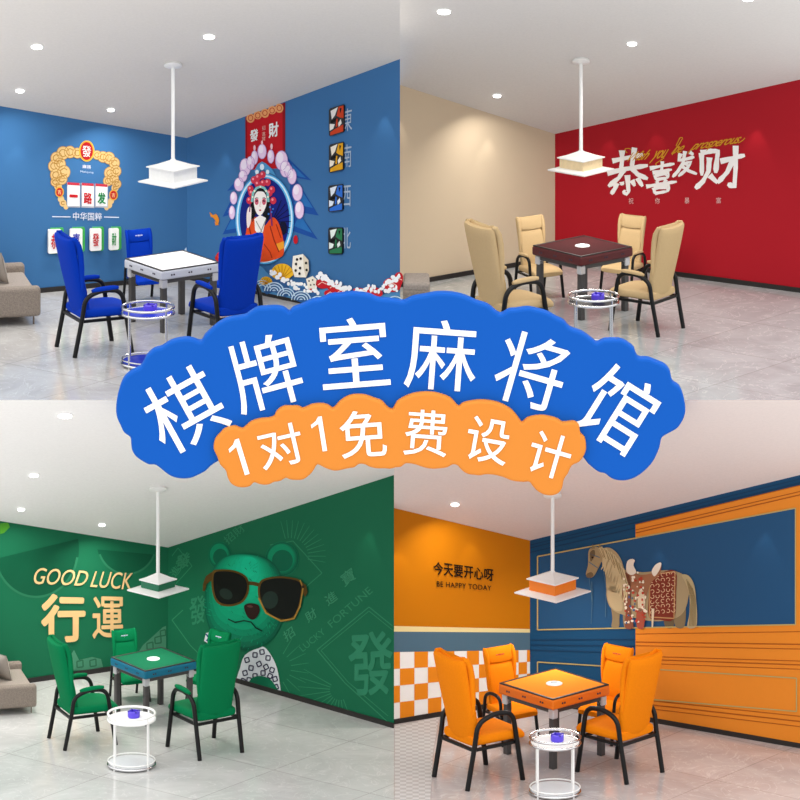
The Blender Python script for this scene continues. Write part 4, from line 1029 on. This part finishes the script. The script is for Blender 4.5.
def board(name, pts, d0, d1, m, bevel, par):
    pts = smooth(pts, 3)
    n = len(pts); area = sum(pts[i][0]*pts[(i+1)%n][1] - pts[(i+1)%n][0]*pts[i][1] for i in range(n))
    sg = 1 if area > 0 else -1
    def inset(k):
        out = []
        for i in range(n):
            x0, y0 = pts[i-1]; x1, y1 = pts[(i+1) % n]; dx, dy = x1-x0, y1-y0; l = math.hypot(dx, dy) or 1
            out.append((pts[i][0] - sg*dy/l*k, pts[i][1] + sg*dx/l*k))
        return out
    s = DF / F; w3 = lambda P, d: [at_depth(x, y, d0) + Vector((0, d - d0, 0)) for x, y in P]
    rows = [w3(pts, d1), w3(pts, d0 + bevel*s), w3(inset(bevel*.3), d0 + bevel*.3*s), w3(inset(bevel), d0)]
    v = [p for r in rows for p in r]; f = []
    for k in range(3):
        for i in range(n): f.append((k*n+i, k*n+(i+1)%n, (k+1)*n+(i+1)%n, (k+1)*n+i))
    f += [tuple(3*n + i for i in range(n)), tuple(range(n))[::-1]]
    return mesh_obj(name, v, f, m, par, local=False)
d0 = DF - .14
bb = board('blue_board', blue_pts, d0, DF - .03, mat('sign_blue', '#0758b8', .6, var=.01, spec=.15), 2.6, SG); bb['label'] = 'large blue scalloped board'
ob = board('orange_board', org_pts, d0 - .07, d0 + .005, mat('sign_orange', '#e08a36', .6, var=.01, spec=.15), 2.6, SG); ob['label'] = 'smaller orange scalloped board'
SW = mat('sign_white', '#ffffff', .45, var=.0)
ONE = [(.62,0,0),(1,0,0),(1,1,0),(.70,1,0),(.42,.88,0),(0,.80,0),(0,.70,0),(.62,.80,0)]
def sign_char(par, ch, cx, cy, w, h, rot, dep, off):
    uv, f = glyphs(ch, off) if ch != '1' else (ONE, [tuple(range(len(ONE)))]); a = math.radians(rot); v = []
    for u, q, dz in uv:
        x, y = (u - .5) * w, (q - .5) * h
        X = cx + x*math.cos(a) - y*math.sin(a); Y = cy - (x*math.sin(a) + y*math.cos(a))
        v.append(at_depth(X, Y, dep - dz))
    mesh_obj('lettering', v, f, SW, par, local=False)
for ch, cx, cy, w, h, rot in (('棋',185.5,412,71,69,29), ('牌',266.5,374.5,66,68,15), ('室',355.5,354.6,66,66,4.5), ('麻',442.5,357,69,66,-4), ('将',532.5,373,66,68,-16), ('馆',619,410.6,66,72,-32)):
    sign_char(bb, ch, cx - 1.2, cy - 2, w + 2, h + 4, rot, d0 - .004, .003)
for ch, cx, cy, w, h, rot in (('1',238,458,13,37,17), ('对',280.5,446,44,41,13), ('1',318.5,434.4,12,35,9), ('免',363,434,46,47,4), ('费',426,433,43,46,-4), ('设',488,440.4,42,45,-10), ('计',550,455,41,44,-16)):
    sign_char(ob, ch, cx, cy, w, h, rot, d0 - .074, .006)


# ================================================== light
def spot(R, wall, px, py, e, off=.1, col=(1, .95, .87), ang=58):
    p = wall.pt(px, py, off)
    L = bpy.data.lights.new('wall_washer', 'SPOT'); L.energy = e; L.color = col; L.spot_size = math.radians(ang); L.spot_blend = .5
    L.shadow_soft_size = .015
    o = bpy.data.objects.new('wall_washer', L); C.objects.link(o); o.location = p
    o.rotation_euler = (0, 0, 0)
for R, w, px, py, e in ((R1, R1.left, 20, 148, 3), (R1, R1.left, 110, 147, 1.2), (R1, R1.right, 219, 156, 2.4), (R1, R1.right, 378, 118, 3.4),
                        (R2, R2.left, 404, 124, 3), (R2, R2.left, 494, 142, 3), (R2, R2.right, 604, 142, 2.4), (R2, R2.right, 652, 136, 2.4), (R2, R2.right, 752, 132, 4),
                        (R3, R3.left, 30, 562, 2), (R3, R3.left, 112, 560, 1.4), (R3, R3.right, 362, 534, 3), (R3, R3.right, 202, 564, 1.4),
                        (R4, R4.left, 404, 553, 3), (R4, R4.left, 476, 545, 3), (R4, R4.right, 655, 554, 1.6), (R4, R4.right, 761, 536, 2.2)):
    spot(R, w, px, py - 20, e)

wd = bpy.data.worlds.new('World'); bpy.context.scene.world = wd; wd.use_nodes = True
nt = wd.node_tree; bg = nt.nodes['Background']          # overcast sky: bright overhead, dimmer towards the horizon
tc = nt.nodes.new('ShaderNodeTexCoord'); sp = nt.nodes.new('ShaderNodeSeparateXYZ'); mr = nt.nodes.new('ShaderNodeMapRange')
mr.inputs['From Min'].default_value = -1; mr.inputs['From Max'].default_value = 1
rp = nt.nodes.new('ShaderNodeValToRGB'); e = rp.color_ramp.elements
e[0].position = 0; e[0].color = (.62, .61, .6, 1); e[1].position = 1; e[1].color = (1, 1, 1, 1)
x = e.new(.5); x.color = (.27, .27, .27, 1)
nt.links.new(tc.outputs['Generated'], sp.inputs[0]); nt.links.new(sp.outputs['Z'], mr.inputs['Value'])
nt.links.new(mr.outputs[0], rp.inputs['Fac']); nt.links.new(rp.outputs[0], bg.inputs['Color'])
bg.inputs['Strength'].default_value = 2.7

# ------------------------------------------------------------------ camera
cam = bpy.data.cameras.new('camera'); co = bpy.data.objects.new('camera', cam); C.objects.link(co)
cam.sensor_width = 36; cam.lens = F / 800 * 36; cam.shift_y = -(400 - Y0) / 800
cam.clip_start = .5; cam.clip_end = 300
co.location = (0, 0, HC); co.rotation_euler = (PI/2, 0, 0)
sc = bpy.context.scene; sc.camera = co
vs = sc.view_settings; vs.view_transform = 'Standard'; vs.look = 'None'; vs.gamma = 1; vs.exposure = 0
sc.cycles.max_bounces = 8
